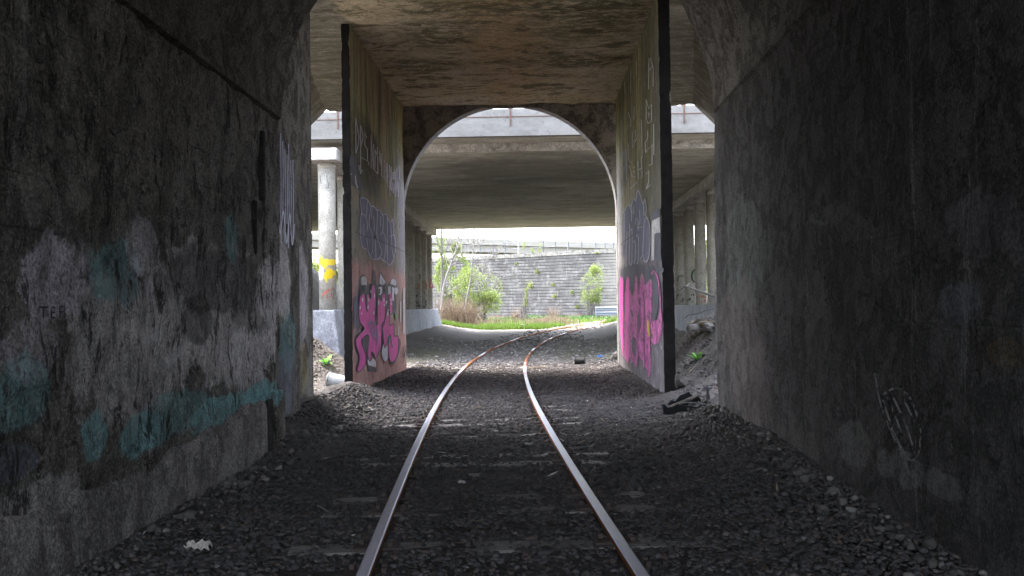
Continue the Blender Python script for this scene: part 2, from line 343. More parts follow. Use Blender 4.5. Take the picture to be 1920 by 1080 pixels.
c = a.mix(a.rng(n, .4, .7, 0, .5), c, (.05, .045, .04)); a.color(c); MAT_STONE = a.m
LEAF_BUSH = leafmat('spring_leaf', [(0, (.075, .115, .022)), (.5, (.145, .195, .042)), (1, (.235, .275, .08))])
LEAF_YEL = leafmat('yellow_leaf', [(0, (.10, .14, .022)), (1, (.21, .24, .055))])
LEAF_DARK = leafmat('broad_leaf', [(0, (.022, .065, .018)), (.6, (.035, .11, .025)), (1, (.06, .15, .035))])
LEAF_BRIGHT = leafmat('bright_leaf', [(0, (.06, .26, .015)), (1, (.14, .42, .03))])
GRASSM = leafmat('bright_grass', [(0, (.05, .105, .014)), (.6, (.085, .16, .022)), (1, (.17, .19, .045))])
DRY = leafmat('dry_stem', [(0, (.09, .058, .04)), (.5, (.15, .105, .072)), (1, (.21, .165, .12))], .2)
BARK = plain('pale_bark', (.15, .138, .13), .9, .35, 8)
BARKD = plain('grey_bark', (.095, .086, .08), .9, .35, 8)
# --- wall of blocks
a = M('stone_block', .9); uv = a.uv(); P = a.pos()
dn = a.node('ShaderNodeTexNoise'); dn.inputs['Scale'].default_value = 1.1; dn.inputs['Detail'].default_value = 5; a.put(dn.inputs['Vector'], uv)
d1 = a.node('ShaderNodeVectorMath', operation='MULTIPLY_ADD'); a.put(d1.inputs[0], dn.outputs['Color']); d1.inputs[1].default_value = (.25, .05, 0); a.put(d1.inputs[2], uv); uvd = d1.outputs[0]
br = a.node('ShaderNodeTexBrick'); a.put(br.inputs['Vector'], uvd); br.inputs['Scale'].default_value = 1.; br.offset = .5
br.inputs['Brick Width'].default_value = .78; br.inputs['Row Height'].default_value = .29; br.inputs['Mortar Size'].default_value = .018; br.inputs['Mortar Smooth'].default_value = .3
a.put(br.inputs['Color1'], (.068, .065, .067)); a.put(br.inputs['Color2'], (.125, .119, .119)); a.put(br.inputs['Mortar'], (.085, .08, .076)); br.inputs['Bias'].default_value = 0
n = a.noise(P, .35, 8, .7, .3); c = a.mix(a.rng(n, .46, .60, 0, .6), br.outputs[0], (.055, .05, .049))
row = a.math('FRACT', a.math('DIVIDE', a.xyz(uv)[1], .29)); rw = a.math('MAXIMUM', a.rng(row, .16, .03), a.rng(row, .9, .99)); c = a.mix(a.math('MULTIPLY', rw, a.rng(a.noise(P, .9, 5, .7), .38, .55, .35, .9)), c, (.028, .026, .022))
n4 = a.noise(P, 1.6, 9, .8, .4); c = a.mix(a.rng(n4, .5, .40, 0, .6), c, (.045, .042, .038)); c = a.mix(a.rng(n4, .54, .62, 0, .5), c, (.23, .22, .215))
x_ = a.xyz(P)[0]; c = a.mix(a.math('MULTIPLY', a.rng(a.math('ADD', x_, a.math('MULTIPLY', n, 6)), 8, 11), .7), c, (.21, .197, .18))
n2 = a.noise(a.scale(P, (1, 1, .25)), 1.4, 8, .75); c = a.mix(a.rng(n2, .57, .68, 0, .55), c, (.22, .212, .205))
n3 = a.noise(P, 2.4, 8, .7); c = a.mix(a.rng(n3, .62, .7, 0, .6), c, (.10, .12, .045))
a.color(c); a.bump(a.noise(P, 5, 6, .7), .5, .05); MAT_BLOCK = a.m
MAT_COPE = concrete('coping_concrete', (.15, .143, .13), (.22, .21, .195), (1, 1, .4), .2, .3, 12).m
MAT_FAR = plain('far_concrete', (.19, .18, .163), .9, .12, 1.5, bump=0)
MAT_GALV = plain('galvanised_steel', (.17, .19, .225), .5, .15, 10, .4)
MAT_FENCE = plain('fence_steel', (.06, .068, .09), .5, .2, 6, .2)
MAT_POLE = plain('weathered_pole', (.2, .19, .17), .9, .2, 6)

# ================================================================== GROUND
def mound_r(x, y): return 1.45*sm((x-2.3)/2.0)*sm((y-12.5)/5)*(1-sm((y-20.)/6))+.34*math.exp(-((x-3.3)/.5)**2-((y-20.3)/1.2)**2)
def mound_l(x, y): return 1.5*sm((-x-3.0-.6*(1-sm((y-17.6)/2.5)))/2.6)*sm((y-12.5)/4)*(1-sm((y-19.5)/5.5))
def G(x, y):
    z = -.06+base(y)
    if y < 30:
        z += .05*sm((abs(x+.3)-1.7)/.8)*sm((y-4)/5)
        z += .32*math.exp(-((x+3.0)/.42)**2)*sm((y-9.3)/2.)*(1-sm((y-15.5)/3))
        z += .12*math.exp(-((x-2.6)/.5)**2)*sm((y-7)/4)
        z += mound_r(x, y)+mound_l(x, y)
    z += .42*sm((abs(x+.3)-2.6)/3)*sm((y-30)/12)*(1-sm((y-58)/10))
    z += 1.6*sm((abs(x)-8.5)/7)*sm((y-12)/8)*(1-.6*sm((y-60)/20))
    z += 2.4*sm((-x-8)/5)*sm((y-30)/8)*(1-sm((y-56)/4))
    return z
def axis(lo, hi, fine, far):
    a = list(np.arange(lo, hi, fine)); s = fine; x = hi
    while x < far: s *= 1.12; x += s; a.append(x)
    return a
xs = axis(0, 7, .11, 420); xs = sorted([-x for x in xs[1:]]+xs)
ys = axis(0, 34, .13, 420); ys = [-60, -40, -25, -15, -8, -4, -2, -1]+ys
V = []
for y in ys:
    for x in xs:
        z = G(x, y); k = 1. if y < 60 else 1.5
        z += .022*fbm(x*3, y*3)*k + .06*fbm(x*.7, y*.7, 5)*min(1, max(.15, (abs(x+.4)-1.2)/2))
        if y > 12 and (x > 2.5 or x < -3.3) and y < 28: z += .06*fbm(x*2.2, y*2.2, 3)+.04*abs(fbm(x*6, y*6, 9))
        V.append((x, y, z))
nx = len(xs); Q = [(j*nx+i, j*nx+i+1, (j+1)*nx+i+1, (j+1)*nx+i) for j in range(len(ys)-1) for i in range(nx-1)]
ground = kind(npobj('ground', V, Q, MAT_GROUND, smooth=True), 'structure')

# ================================================================== TRACK
CY = [1., 5.4, 7, 9.6, 12.1, 16, 22, 28, 33, 41.6, 47, 53.7, 63, 70, 78]
CX = [.13, -.185, -.32, -.465, -.6, -.77, -.915, -.965, -.87, -.32, .34, 1.5, 3.45, 5.2, 7.4]
pf = np.polynomial.Polynomial.fit(CY, CX, 5); dpf = pf.deriv()
def ctr(y):
    if y < 1: return pf(1)+dpf(1)*(y-1)
    if y > 78: return pf(78)+dpf(78)*(y-78)
    return pf(y)
def tang(y): s = dpf(min(78, max(1, y))); v = Vector((s, 1, 0)); return v.normalized()
def rail_pt(y, off):
    t = tang(y); n = Vector((t.y, -t.x, 0)); p = Vector((ctr(y), y, base(y))); return p+n*off, n
prof = [(-.07, -.16), (-.07, -.148), (-.012, -.13), (-.012, -.05), (-.036, -.042), (-.036, -.008), (-.028, 0), (.028, 0), (.036, -.008), (.036, -.042), (.012, -.05), (.012, -.13), (.07, -.148), (.07, -.16)]
def make_rail(off, label, joints):
    b = MB(); Y = list(np.arange(-4, 20, .5))+list(np.arange(20, 92, 1.)); n = len(prof)
    for y in Y:
        p, nn = rail_pt(y, off)
        for (u, w) in prof: b.v.append(tuple(p+nn*u+Vector((0, 0, w))))
    for i in range(len(Y)-1):
        for k in range(n):
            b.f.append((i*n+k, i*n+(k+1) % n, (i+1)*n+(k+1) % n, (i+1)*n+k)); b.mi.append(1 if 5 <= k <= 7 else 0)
    p0, _ = rail_pt(5, off)
    root = thing('rail', label, 'rail', tuple(p0), 'rails of the curved track')
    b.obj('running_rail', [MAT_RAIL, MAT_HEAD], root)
    for jy in joints:
        c = MB()
        for sgn in (-1, 1):
            q = []
            for yy in (jy-.4, jy+.4):
                p, nn = rail_pt(yy, off)
                for (u, w) in ((.014, -.125), (.034, -.125), (.034, -.055), (.014, -.055)): q.append(p+nn*u*sgn+Vector((0, 0, w)))
            c.add(q, [(0, 1, 2, 3), (4, 5, 6, 7), (0, 1, 5, 4), (1, 2, 6, 5), (2, 3, 7, 6), (3, 0, 4, 7)])
            for k in range(4):
                p, nn = rail_pt(jy-.3+.2*k, off); c.tube([p+nn*.03*sgn+Vector((0, 0, -.09)), p+nn*.055*sgn+Vector((0, 0, -.09))], .014, 6)
        c.obj('joint_bar', MAT_RAIL, root)
    return root
make_rail(-.755, 'left rail of the curving track, silver on top, nearer the teal-stained wall', [6.6, 18.4])
make_rail(.755, 'right rail of the curving track, silver on top, with a short stick against it', [8.9, 20.5])
ty = 3.0; ties = []; tie_list = []; k = 0
while ty < 33:
    t = tang(ty); n = Vector((t.y, -t.x, 0)); c = Vector((ctr(ty), ty, base(ty)-.062+random.uniform(-.02, .010)))
    sk = random.uniform(-.02, .02); n = (n+t*sk).normalized(); t2 = Vector((-n.y, n.x, 0))
    b = MB(); hw = .115; L0, L1 = -1.28+random.uniform(-.05, .05), 1.28+random.uniform(-.05, .05); S = 14
    for i in range(S+1):
        u = L0+(L1-L0)*i/S
        for (s, w) in ((-hw, -.16), (-hw, 0), (hw, 0), (hw, -.16)):
            b.v.append(tuple(c+n*u+t2*(s+random.uniform(-.008, .008))+Vector((0, 0, w+random.uniform(-.008, .004)))))
    for i in range(S):
        for q in range(4): b.f.append((i*4+q, i*4+(q+1) % 4, (i+1)*4+(q+1) % 4, (i+1)*4+q)); b.mi.append(0)
    b.f += [(3, 2, 1, 0), (S*4, S*4+1, S*4+2, S*4+3)]; b.mi += [0, 0]
    o = b.obj('sleeper', MAT_TIE, None, tuple(c)); tag(o, 'weathered grey timber sleeper half buried in dark ballast under the rails', 'sleeper', 'sleepers of the curved track'); ties.append((c, n, t2))
    o['_w'] = tuple(c)
    if ty < 15: tie_list.append((o, c, n, t2, 0))
    ty += .56+random.uniform(-.03, .03); k += 1

# ballast stones -------------------------------------------------
ph = (1+5**.5)/2
ICO = np.array([(-1, ph, 0), (1, ph, 0), (-1, -ph, 0), (1, -ph, 0), (0, -1, ph), (0, 1, ph), (0, -1, -ph), (0, 1, -ph), (ph, 0, -1), (ph, 0, 1), (-ph, 0, -1), (-ph, 0, 1)])/1.9
ICF = np.array([(0, 11, 5), (0, 5, 1), (0, 1, 7), (0, 7, 10), (0, 10, 11), (1, 5, 9), (5, 11, 4), (11, 10, 2), (10, 7, 6), (7, 1, 8), (3, 9, 4), (3, 4, 2), (3, 2, 6), (3, 6, 8), (3, 8, 9), (4, 9, 5), (2, 4, 11), (6, 2, 10), (8, 6, 7), (9, 8, 1)])
def stones(P, size):
    N = len(P); variants = [ICO*(1+rng.uniform(-.38, .38, (12, 1)))*np.array([1, rng.uniform(.6, 1), rng.uniform(.4, .75)]) for _ in range(16)]
    vid = rng.integers(0, 16, N); B = np.array(variants)[vid]                # N,12,3
    a = rng.uniform(0, 2*np.pi, N); tl = rng.normal(0, .45, N); ca, sa, ct, st = np.cos(a), np.sin(a), np.cos(tl), np.sin(tl)
    x, y, z = B[..., 0], B[..., 1], B[..., 2]
    y2 = y*ct[:, None]-z*st[:, None]; z2 = y*st[:, None]+z*ct[:, None]
    x3 = x*ca[:, None]-y2*sa[:, None]; y3 = x*sa[:, None]+y2*ca[:, None]
    v = np.stack([x3, y3, z2], -1)*size[:, None, None]+P[:, None, :]
    f = (ICF[None]+12*np.arange(N)[:, None, None]).reshape(-1, 3)
    return v.reshape(-1, 3), f
pts = []; sz = []
def scatter(n, x0, x1, y0, y1, s0, s1, dens=lambda x, y: 1., lift=0.):
    X = rng.uniform(x0, x1, n); Y = rng.uniform(y0, y1, n); U = rng.uniform(0, 1, n); S = s0+(s1-s0)*rng.beta(1.6, 3.5, n)
    for x, y, u, s in zip(X, Y, U, S):
        if u > dens(x, y): continue
        c = ctr(y); d = abs(abs(x-c)-.755)
        if d < .055: continue
        if abs(x-c) < 1.25 and y < 34:
            j = (y-3)/.56
            near_tie = min((abs(y-(t[0].y+(x-t[0].x)*t[1].y/t[1].x)) for t in ties[max(0, int(j)-2):int(j)+4]), default=1)
            if near_tie < .1 and u > (.55+.9*mnoise.noise(Vector((x*1.3, y*.9, 2)))): continue
        pts.append((x, y, G(x, y)+.022*fbm(x*3, y*3)+s*.15+lift)); sz.append(s)
scatter(30000, -2.7, 2.5, 3.2, 10, .010, .040)
scatter(27000, -2.9, 2.5, 10, 18, .012, .043)
scatter(13000, -3.1, 2.15, 18, 27, .016, .05)
scatter(3500, 2.3, 6, 13, 27, .012, .06); scatter(3500, -7, -3.3, 13, 27, .012, .06)
v, f = stones(np.array(pts), np.array(sz)); o = kind(npobj('ballast', v, f, MAT_STONE), 'stuff'); o['label'] = 'dark crushed stone ballast under and around the track'
pts = []; sz = []
scatter(7000, -4.5, 4.5, 25, 44, .025, .07, lambda x, y: .9 if abs(x-ctr(y)) < 1.7 else .35)
scatter(2500, -2, 12, 44, 80, .04, .09, lambda x, y: 1 if abs(x-ctr(y)) < 2 else 0.06)
GV = M('dusty_gravel', .9); GV.spec(.2); GV.color(GV.ramp(GV.island(), [(0, (.075, .066, .062)), (.5, (.145, .132, .126)), (.9, (.20, .186, .18)), (1, (.34, .33, .32))]))
v, f = stones(np.array(pts), np.array(sz)); o = kind(npobj('gravel', v, f, GV.m), 'stuff'); o['label'] = 'dusty grey gravel round the track under the overpass'

N = 1500; X = rng.uniform(-2.8, 2.4, N); Yv = rng.uniform(3.2, 26, N)
P_ = np.array([(x, y, G(x, y)+.022*fbm(x*3, y*3)+.022) for x, y in zip(X, Yv) if abs(abs(x-ctr(y))-.755) > .06]); N = len(P_)
u = rng.normal(0, 1, (N, 3)); u[:, 2] *= .25; u /= np.linalg.norm(u, axis=1)[:, None]; w_ = np.cross(u, np.array([0, 0, 1.])+rng.normal(0, .3, (N, 3)))
L_ = np.where(rng.uniform(0, 1, N) < .35, 4., 1.3)[:, None]; sz_ = rng.uniform(.008, .018, N)[:, None]
v = np.stack([P_-u*sz_*L_, P_+w_*sz_*.6, P_+u*sz_*L_, P_-w_*sz_*.6], 1).reshape(-1, 3)
LITTER = leafmat('leaf_litter', [(0, (.06, .04, .025)), (.5, (.13, .09, .06)), (.85, (.22, .17, .12)), (.93, (.35, .33, .31)), (1, (.5, .49, .48))], .1)
o = kind(npobj('leaf_litter', v, np.arange(4*N).reshape(-1, 4), LITTER), 'stuff'); o['label'] = 'dead leaves and twig bits strewn over the ballast'
for o_, c, n, t2, off_ in tie_list:
    for sg in (-1, 1):
        m_, nn = rail_pt(c.y, sg*.755); m_.z = c.z+.004
        b = MB(); q = [m_+n*a_+t2*d_ for a_, d_ in ((-.14, -.08), (.14, -.08), (.14, .08), (-.14, .08))]; b.extrude(q, (0, 0, .014))
        for a_, d_ in ((-.095, .05), (.095, -.05), (.095, .05)): b.extrude([m_+n*(a_+e1)+t2*(d_+e2)+Vector((0, 0, .014)) for e1, e2 in ((-.014, -.014), (.014, -.014), (.014, .014), (-.014, .014))], (0, 0, .03))
        b.obj('tie_plate', MAT_PLATE, o_)

# ================================================================== UNDERPASS STRUCTURE
# ---- near tunnel
TUN = thing('tunnel', 'dark concrete tunnel with arched vault and peeling teal paint round the camera', 'tunnel', (0, 6, 0))
def arc(xl, xr, zl, zr, n=28, k=1.1):
    c, R = (xl+xr)/2, (xr-xl)/2; out = []
    for i in range(n+1):
        t = math.pi*(1-i/n); e = (math.cos(t)+1)/2; out.append((c+R*math.cos(t), zl+(zr-zl)*e+R*k*math.sin(t)))
    return out
def rough_sheet(corner_fn, nu, nv, amp, mat, name, parent, sc=2.2, seed=0):
    V = []; Fq = []
    for j in range(nv+1):
        for i in range(nu+1):
            p, nrm = corner_fn(i/nu, j/nv); p = Vector(p)
            d = amp*fbm(p.x*sc+seed, p.y*sc, p.z*sc, 5)
            V.append(p+Vector(nrm)*d)
    Fq = [(j*(nu+1)+i, j*(nu+1)+i+1, (j+1)*(nu+1)+i+1, (j+1)*(nu+1)+i) for j in range(nv) for i in range(nu)]
    b = MB(); b.add(V, Fq); return b.obj(name, mat, parent, smooth=True)
YB = -4.3  # unseen rear end, cut short and left open to let fill light in
rough_sheet(lambda u, v: ((LX+.01, 2+(10.55-2)*u, -.4+3.92*v), (1, 0, 0)), 150, 70, .028, MAT_LW, 'side_wall', TUN)['label'] = 'left side wall with peeling plaster and teal paint'
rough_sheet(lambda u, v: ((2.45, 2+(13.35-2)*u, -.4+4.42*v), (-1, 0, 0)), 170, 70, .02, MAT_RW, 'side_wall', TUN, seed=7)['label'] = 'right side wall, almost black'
A0 = arc(LX+.05, 2.42, 3.5, 4.0, k=1.0)
def yend(x): return 10.55+(13.2-10.55)*min(1, max(0, (x-LX)/(2.45-LX)))
def vfn(u, v):
    i = u*(len(A0)-1); k = min(int(i), len(A0)-2); t = i-k
    x = A0[k][0]*(1-t)+A0[k+1][0]*t; z = A0[k][1]*(1-t)+A0[k+1][1]*t
    return (x, 2+(yend(x)-2)*v, z), (-(x+.13)/2.6, 0, -.5)
rough_sheet(vfn, 56, 60, .03, MAT_VAULT, 'vault', TUN)
# springing ledges
b = MB(); b.extrude([(LX-.1, 2, 3.44), (LX+.06, 2, 3.50), (LX+.06, 2, 3.56), (LX-.1, 2, 3.56)], (0, 8.54, 0)); b.obj('springing_ledge', MAT_VAULT, TUN)
b = MB(); b.extrude([(2.55, 2, 3.93), (2.41, 2, 4.0), (2.41, 2, 4.09), (2.55, 2, 4.09)], (0, 11.18, 0)); b.obj('springing_ledge', MAT_VAULT, TUN)
# solid shell (outer block) : profile ring extruded, three steps
def shell(y0, y1, xl, xr, zl, zr, mat, name, out=5.2):
    A = arc(xl, xr, zl, zr, k=1.0); inner = [(xl, -.8)]+A+[(xr, -.8)]
    outer = [(-out, -.8)]+[(-out+2*out*i/(len(A)-1), 7.6) for i in range(len(A))]+[(out, -.8)]
    n = len(inner); b = MB()
    for k, y in enumerate((y0, y1)):
        b.v += [(x, yend(x)+.02 if y is None else y, z) for x, z in inner]+[(x, yend(x)+.02 if y is None else y, z) for x, z in outer]
    N = 2*n
    for i in range(n-1):
        b.f += [(i, i+1, N+i+1, N+i), (n+i, N+n+i, N+n+i+1, n+i+1), (i, n+i, n+i+1, i+1), (N+i, N+i+1, N+n+i+1, N+n+i)]; b.mi += [0]*4
    return b.obj(name, mat, TUN)
shell(YB, 2.0, LX, 2.45, 3.5, 4.0, MAT_VAULT, 'rear_bay')
shell(2.003, None, LX-.1, 2.55, 3.5, 4.0, MAT_VAULT, 'outer_shell', 3.9)
b = MB(); b.box(-3.9, -2.8, 10.575, 11.9, -.8, 6.5); b.obj('jamb', MAT_LJ, TUN, bevel=.02)
b = MB(); b.box(-3.9, -2.92, 11.903, 13.1, -.8, 6.5); b.obj('jamb', MAT_LJ, TUN, bevel=.02)
# rounded nose of the left jamb
b = MB(); po = []
for i in range(13):
    t = math.pi/2*i/12; po.append((-3.22+.3*math.cos(t)+.0, 13.1+.3*math.sin(t)))
po += [(-3.9, 13.4), (-3.9, 13.103), (-2.92, 13.103)]
b.extrude([(x, y, -.6) for x, y in po], (0, 0, 7.1)); b.obj('rounded_nose', MAT_LJ, TUN, smooth=False)
# footing with ragged top, left
def footfn(y, side):
    return .34+.10*fbm(y*.9, 3.3)+.04*fbm(y*4, 1.)+.2*sm((y-7)/3)
b = MB(); Y = np.linspace(2, 9.95, 90)
for y in Y:
    h = footfn(y, 0); e = .02*fbm(y*3, 8)
    b.v += [(LX-.2, y, -.5), (LX+.055+e, y, -.5), (LX+.045+e, y, h-.05), (LX+.02, y, h+.03), (LX-.2, y, h+.05)]
for i in range(len(Y)-1):
    for k in range(4): b.f.append((i*5+k, i*5+k+1, (i+1)*5+k+1, (i+1)*5+k)); b.mi.append(0)
b.f += [(0, 1, 2, 3, 4), tuple((len(Y)-1)*5+k for k in range(5))]; b.mi += [0, 0]
b.obj('footing', MAT_FOOT, TUN)
for nm, mt_, q in (('buttress_block', MAT_LW, (LX-.2, LX+.07, 10.18, 10.56, -.5, .62)), ('buttress_block', MAT_LW, (LX-.2, LX+.03, 9.95, 10.54, 1.9, 3.3)),
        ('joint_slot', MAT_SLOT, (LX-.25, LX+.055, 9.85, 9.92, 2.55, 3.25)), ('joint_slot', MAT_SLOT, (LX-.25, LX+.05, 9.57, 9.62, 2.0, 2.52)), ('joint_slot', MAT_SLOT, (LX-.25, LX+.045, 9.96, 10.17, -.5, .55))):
    b = MB(); b.box(*q); b.obj(nm, mt_, TUN, bevel=.015)  # joint slots are solid boxes, their shade comes from the dark colour

# ---- roof slab between tunnel and arch wall
def ys0(x): return yend(x)+.03
SLAB = thing('roof_slab', 'flat brown mould-streaked concrete ceiling slab resting on the two painted wall panels', 'ceiling slab', (-.5, 19, 6.5))
rough_sheet(lambda u, v: ((-5.1+9.2*u, ys0(-5.1+9.2*u)+(25.-ys0(-5.1+9.2*u))*v, 6.5), (0, 0, 1)), 160, 190, .03, MAT_CEIL, 'soffit', SLAB, 1.8)
b = MB(); b.extrude([(-5.9, 10.62, 6.56), (LX, 10.62, 6.56), (2.45, 13.27, 6.56), (4.8, 13.27, 6.56), (4.8, 25, 6.56), (-5.9, 25, 6.56)], (0, 0, .7))
b.obj('slab_body', MAT_VAULT, SLAB)
b = MB()
for sg, (x0, y0), (x1, y1) in ((1, (2.9, 17.6), (4.05, 24.95)), (-1, (-4.2, 18), (-5.15, 24.95))):
    q = [(x0, y0, 6.53), (x1, y1, 6.53), (x1+sg*1.2, y1, 5.35), (x0+sg*1.2, y0, 5.35), ]
    b.add(q+[(x0+sg*1.2, y0, 6.56), (x1+sg*1.2, y1, 6.56)], [(0, 1, 2, 3), (0, 3, 4), (1, 5, 2), (2, 5, 4, 3), (0, 4, 5, 1)])
b.obj('haunch', MAT_CEIL, SLAB)

# ---- pier wall panels
def pier(y0, y1, x0, x1, inner, mat, label, name='wall_panel'):
    root = thing(name, label, 'wall panel', ((x0+x1)/2, y0, 0), 'painted wall panels beside the track')
    xi, xo = (x1, x0) if inner > 0 else (x0, x1)
    b = MB(); N = 70
    b.box(min(xo, xi-inner*.03), max(xo, xi-inner*.03), y0+.03, y1, -.5, 6.5)
    b.obj('core', MAT_SPAN, root)
    rough_sheet(lambda u, v: ((xi-.02*inner*(1-sm(u*80)), y0+.002+(y1-y0-.002)*u, -.5+7.0*v), (inner, 0, 0)), 110, 90, .012, mat, 'painted_face', root, 2.5)
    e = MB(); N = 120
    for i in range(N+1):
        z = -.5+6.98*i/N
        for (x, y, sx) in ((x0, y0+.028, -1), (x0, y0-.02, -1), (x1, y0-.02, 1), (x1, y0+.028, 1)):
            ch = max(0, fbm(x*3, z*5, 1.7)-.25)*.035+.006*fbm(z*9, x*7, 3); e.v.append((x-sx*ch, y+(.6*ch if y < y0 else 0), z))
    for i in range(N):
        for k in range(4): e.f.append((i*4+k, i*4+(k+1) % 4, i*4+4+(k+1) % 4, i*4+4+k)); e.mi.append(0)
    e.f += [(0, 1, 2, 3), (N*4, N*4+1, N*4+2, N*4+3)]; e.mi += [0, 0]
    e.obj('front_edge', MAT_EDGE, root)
    return root
PXL, PXR = -3.17, 2.08
PIL = pier(17.35, 24.6, PXL-.14, PXL, 1, MAT_PL, 'left concrete wall panel with pink and white bubble graffiti on a salmon base')
PIR = pier(16.0, 24.3, PXR, PXR+.18, -1, MAT_PR, 'right concrete wall panel with a tall magenta flame graffiti and a small yellow dash')

# ---- arch wall
AW = thing('arch_wall', 'thin brown concrete cross wall pierced by a round arch over the track', 'arch wall', (-.56, 24.7, 0))
ACX, ACZ, AR = -.56, 3.87, 2.66
AY0, AY1 = 24.62, 25.04
n = 48; pts_ = [(ACX-AR*math.cos(math.pi*i/n), ACZ+AR*math.sin(math.pi*i/n)) for i in range(n+1)]
k_ = 1.0
b = MB()
for y in (AY0, AY1):
    b.v += [(x, y, z) for x, z in pts_]+[(-3.6 if i == 0 else (2.6 if i == n else x*1.12), y, 6.62 if 0 < i < n else 3.0) for i, (x, z) in enumerate(pts_)]
# spandrel faces as fans to the top edge
b = MB()
for y, flip in ((AY0, 0), (AY1, 1)):
    o = len(b.v)
    b.v += [(x, y, z) for x, z in pts_]+[(-3.9+(6.7*i/n), y, 6.6) for i in range(n+1)]
    for i in range(n): b.f.append((o+i, o+i+1, o+n+1+i+1, o+n+1+i)); b.mi.append(0)
    b.v += [(-3.9, y, -.5), (pts_[0][0], y, -.5), (2.8, y, -.5), (pts_[n][0], y, -.5)]; q = o+2*(n+1)
    b.f += [(q, q+1, o, o+n+1), (q+3, q+2, o+2*n+1, o+n)]; b.mi += [0, 0]
b.obj('spandrel', MAT_SPAN, AW)
b = MB(); full = [(pts_[0][0], -.5)]+pts_+[(pts_[n][0], -.5)]
R2 = [(ACX+(x-ACX)*.9985, z-(.004 if z > ACZ else 0)) for x, z in full]
for y in (AY0-.012, AY1+.012): b.v += [(x, y, z) for x, z in R2]
m_ = len(R2); b.f += [(i, i+1, m_+i+1, m_+i) for i in range(m_-1)]; b.mi += [0]*(m_-1)
b.obj('arch_soffit', MAT_SOFF, AW, smooth=True)
b = MB(); b.box(-3.16, 2.07, AY0-.06, AY0-.003, 6.41, 6.49); b.obj('crown_lip', MAT_SPAN, AW)

# ---- paint on the panels -------------------------------------------------
def paintmat(name, c, wear=.5, sc=9.):
    a = M(name, .7); n = a.noise(a.pos(), sc, 10, .82, .3); a.spec(.25)
    g = a.noise(a.pos(), 55, 3, .7)
    a.color(a.mix(a.rng(g, .4, .65, .3, 0), a.ramp(a.noise(a.pos(), 2, 5, .6), [(.3, tuple(x*.7 for x in c)), (.7, tuple(min(1, x*1.05) for x in c))]), tuple(x*.3 for x in c)))
    a.put(a.p.inputs['Alpha'], a.rng(n, .70-.42*wear, .735-.42*wear, 1, .0)); a.bump(a.noise(a.pos(), 6, 8, .7), .5, .03); return a.m
PINK = paintmat('pink_spray', (.78, .11, .44), .26); MAG = paintmat('magenta_spray', (.62, .16, .40), .46, 10); WHITE = paintmat('white_spray', (.74, .76, .82), .33)
DGREY = paintmat('dark_grey_spray', (.105, .105, .125), .35); SLATE = paintmat('slate_spray', (.16, .16, .22), .36); LILAC = paintmat('lilac_spray', (.62, .60, .74), .3)
VIOL = paintmat('violet_haze_spray', (.33, .22, .42), .5, 5); YEL = paintmat('yellow_spray', (.5, .42, .06), .3); GRN = paintmat('green_spray', (.02, .35, .10), .2)
PALE = paintmat('pale_spray', (.55, .53, .52), .36, 14); BLK = paintmat('black_spray', (.03, .03, .035), .35); RED = paintmat('red_spray', (.55, .06, .04), .3); ORG = paintmat('rust_spray', (.35, .10, .03), .3)
SAL = paintmat('salmon_spray', (.46, .29, .27), .4)
FAINT = paintmat('faint_pale_spray', (.33, .32, .32), .5, 14)
class Paint:
    def __init__(s, proj): s.b = MB(); s.proj = proj; s.mats = []
    def mi(s, m):
        if m not in s.mats: s.mats.append(m)
        return s.mats.index(m)
    def poly(s, pts, m, lay):
        # smooth closed outline (Catmull-Rom) for organic edges
        s.b.add([s.proj(x, y, lay) for x, y in pts], [tuple(range(len(pts)))], s.mi(m))
    def blob(s, pts, m, lay, n=4):
        N = len(pts); out = []
        for i in range(N):
            p0, p1, p2, p3 = (Vector(pts[(i+k-1) % N]) for k in range(4))
            for j in range(n):
                t = j/n; out.append(tuple(.5*((2*p1)+(p2-p0)*t+(2*p0-5*p1+4*p2-p3)*t*t+(3*p1-p0-3*p2+p3)*t**3)))
        s.poly(out, m, lay)
    def line(s, pts, wpx, m, lay, curve=True):
        P = [Vector(p) for p in pts]
        if curve and len(P) > 2:
            o = []
            for i in range(len(P)-1):
                p0, p1, p2, p3 = P[max(i-1, 0)], P[i], P[i+1], P[min(i+2, len(P)-1)]
                for j in range(5):
                    t = j/5; o.append(.5*((2*p1)+(p2-p0)*t+(2*p0-5*p1+4*p2-p3)*t*t+(3*p1-p0-3*p2+p3)*t**3))
            P = o+[P[-1]]
        L = []; R = []
        for i, p in enumerate(P):
            d = (P[min(i+1, len(P)-1)]-P[max(i-1, 0)]); d = d.normalized() if d.length > 0 else Vector((1, 0)); nrm = Vector((-d.y, d.x))*wpx/2
            L.append(s.proj(*(p+nrm), lay)); R.append(s.proj(*(p-nrm), lay))
        k = len(P); s.b.add(L+R, [(i, i+1, k+i+1, k+i) for i in range(k-1)], s.mi(m))
    def done(s, name, parent, label=None):
        o = s.b.obj(name, s.mats, parent)
        if label: o['label'] = label
        return o
lp = lambda x, y, l: onX(x, y, PXL+.014+.003*l)
rp = lambda x, y, l: onX(x, y, PXR-.014-.003*l)
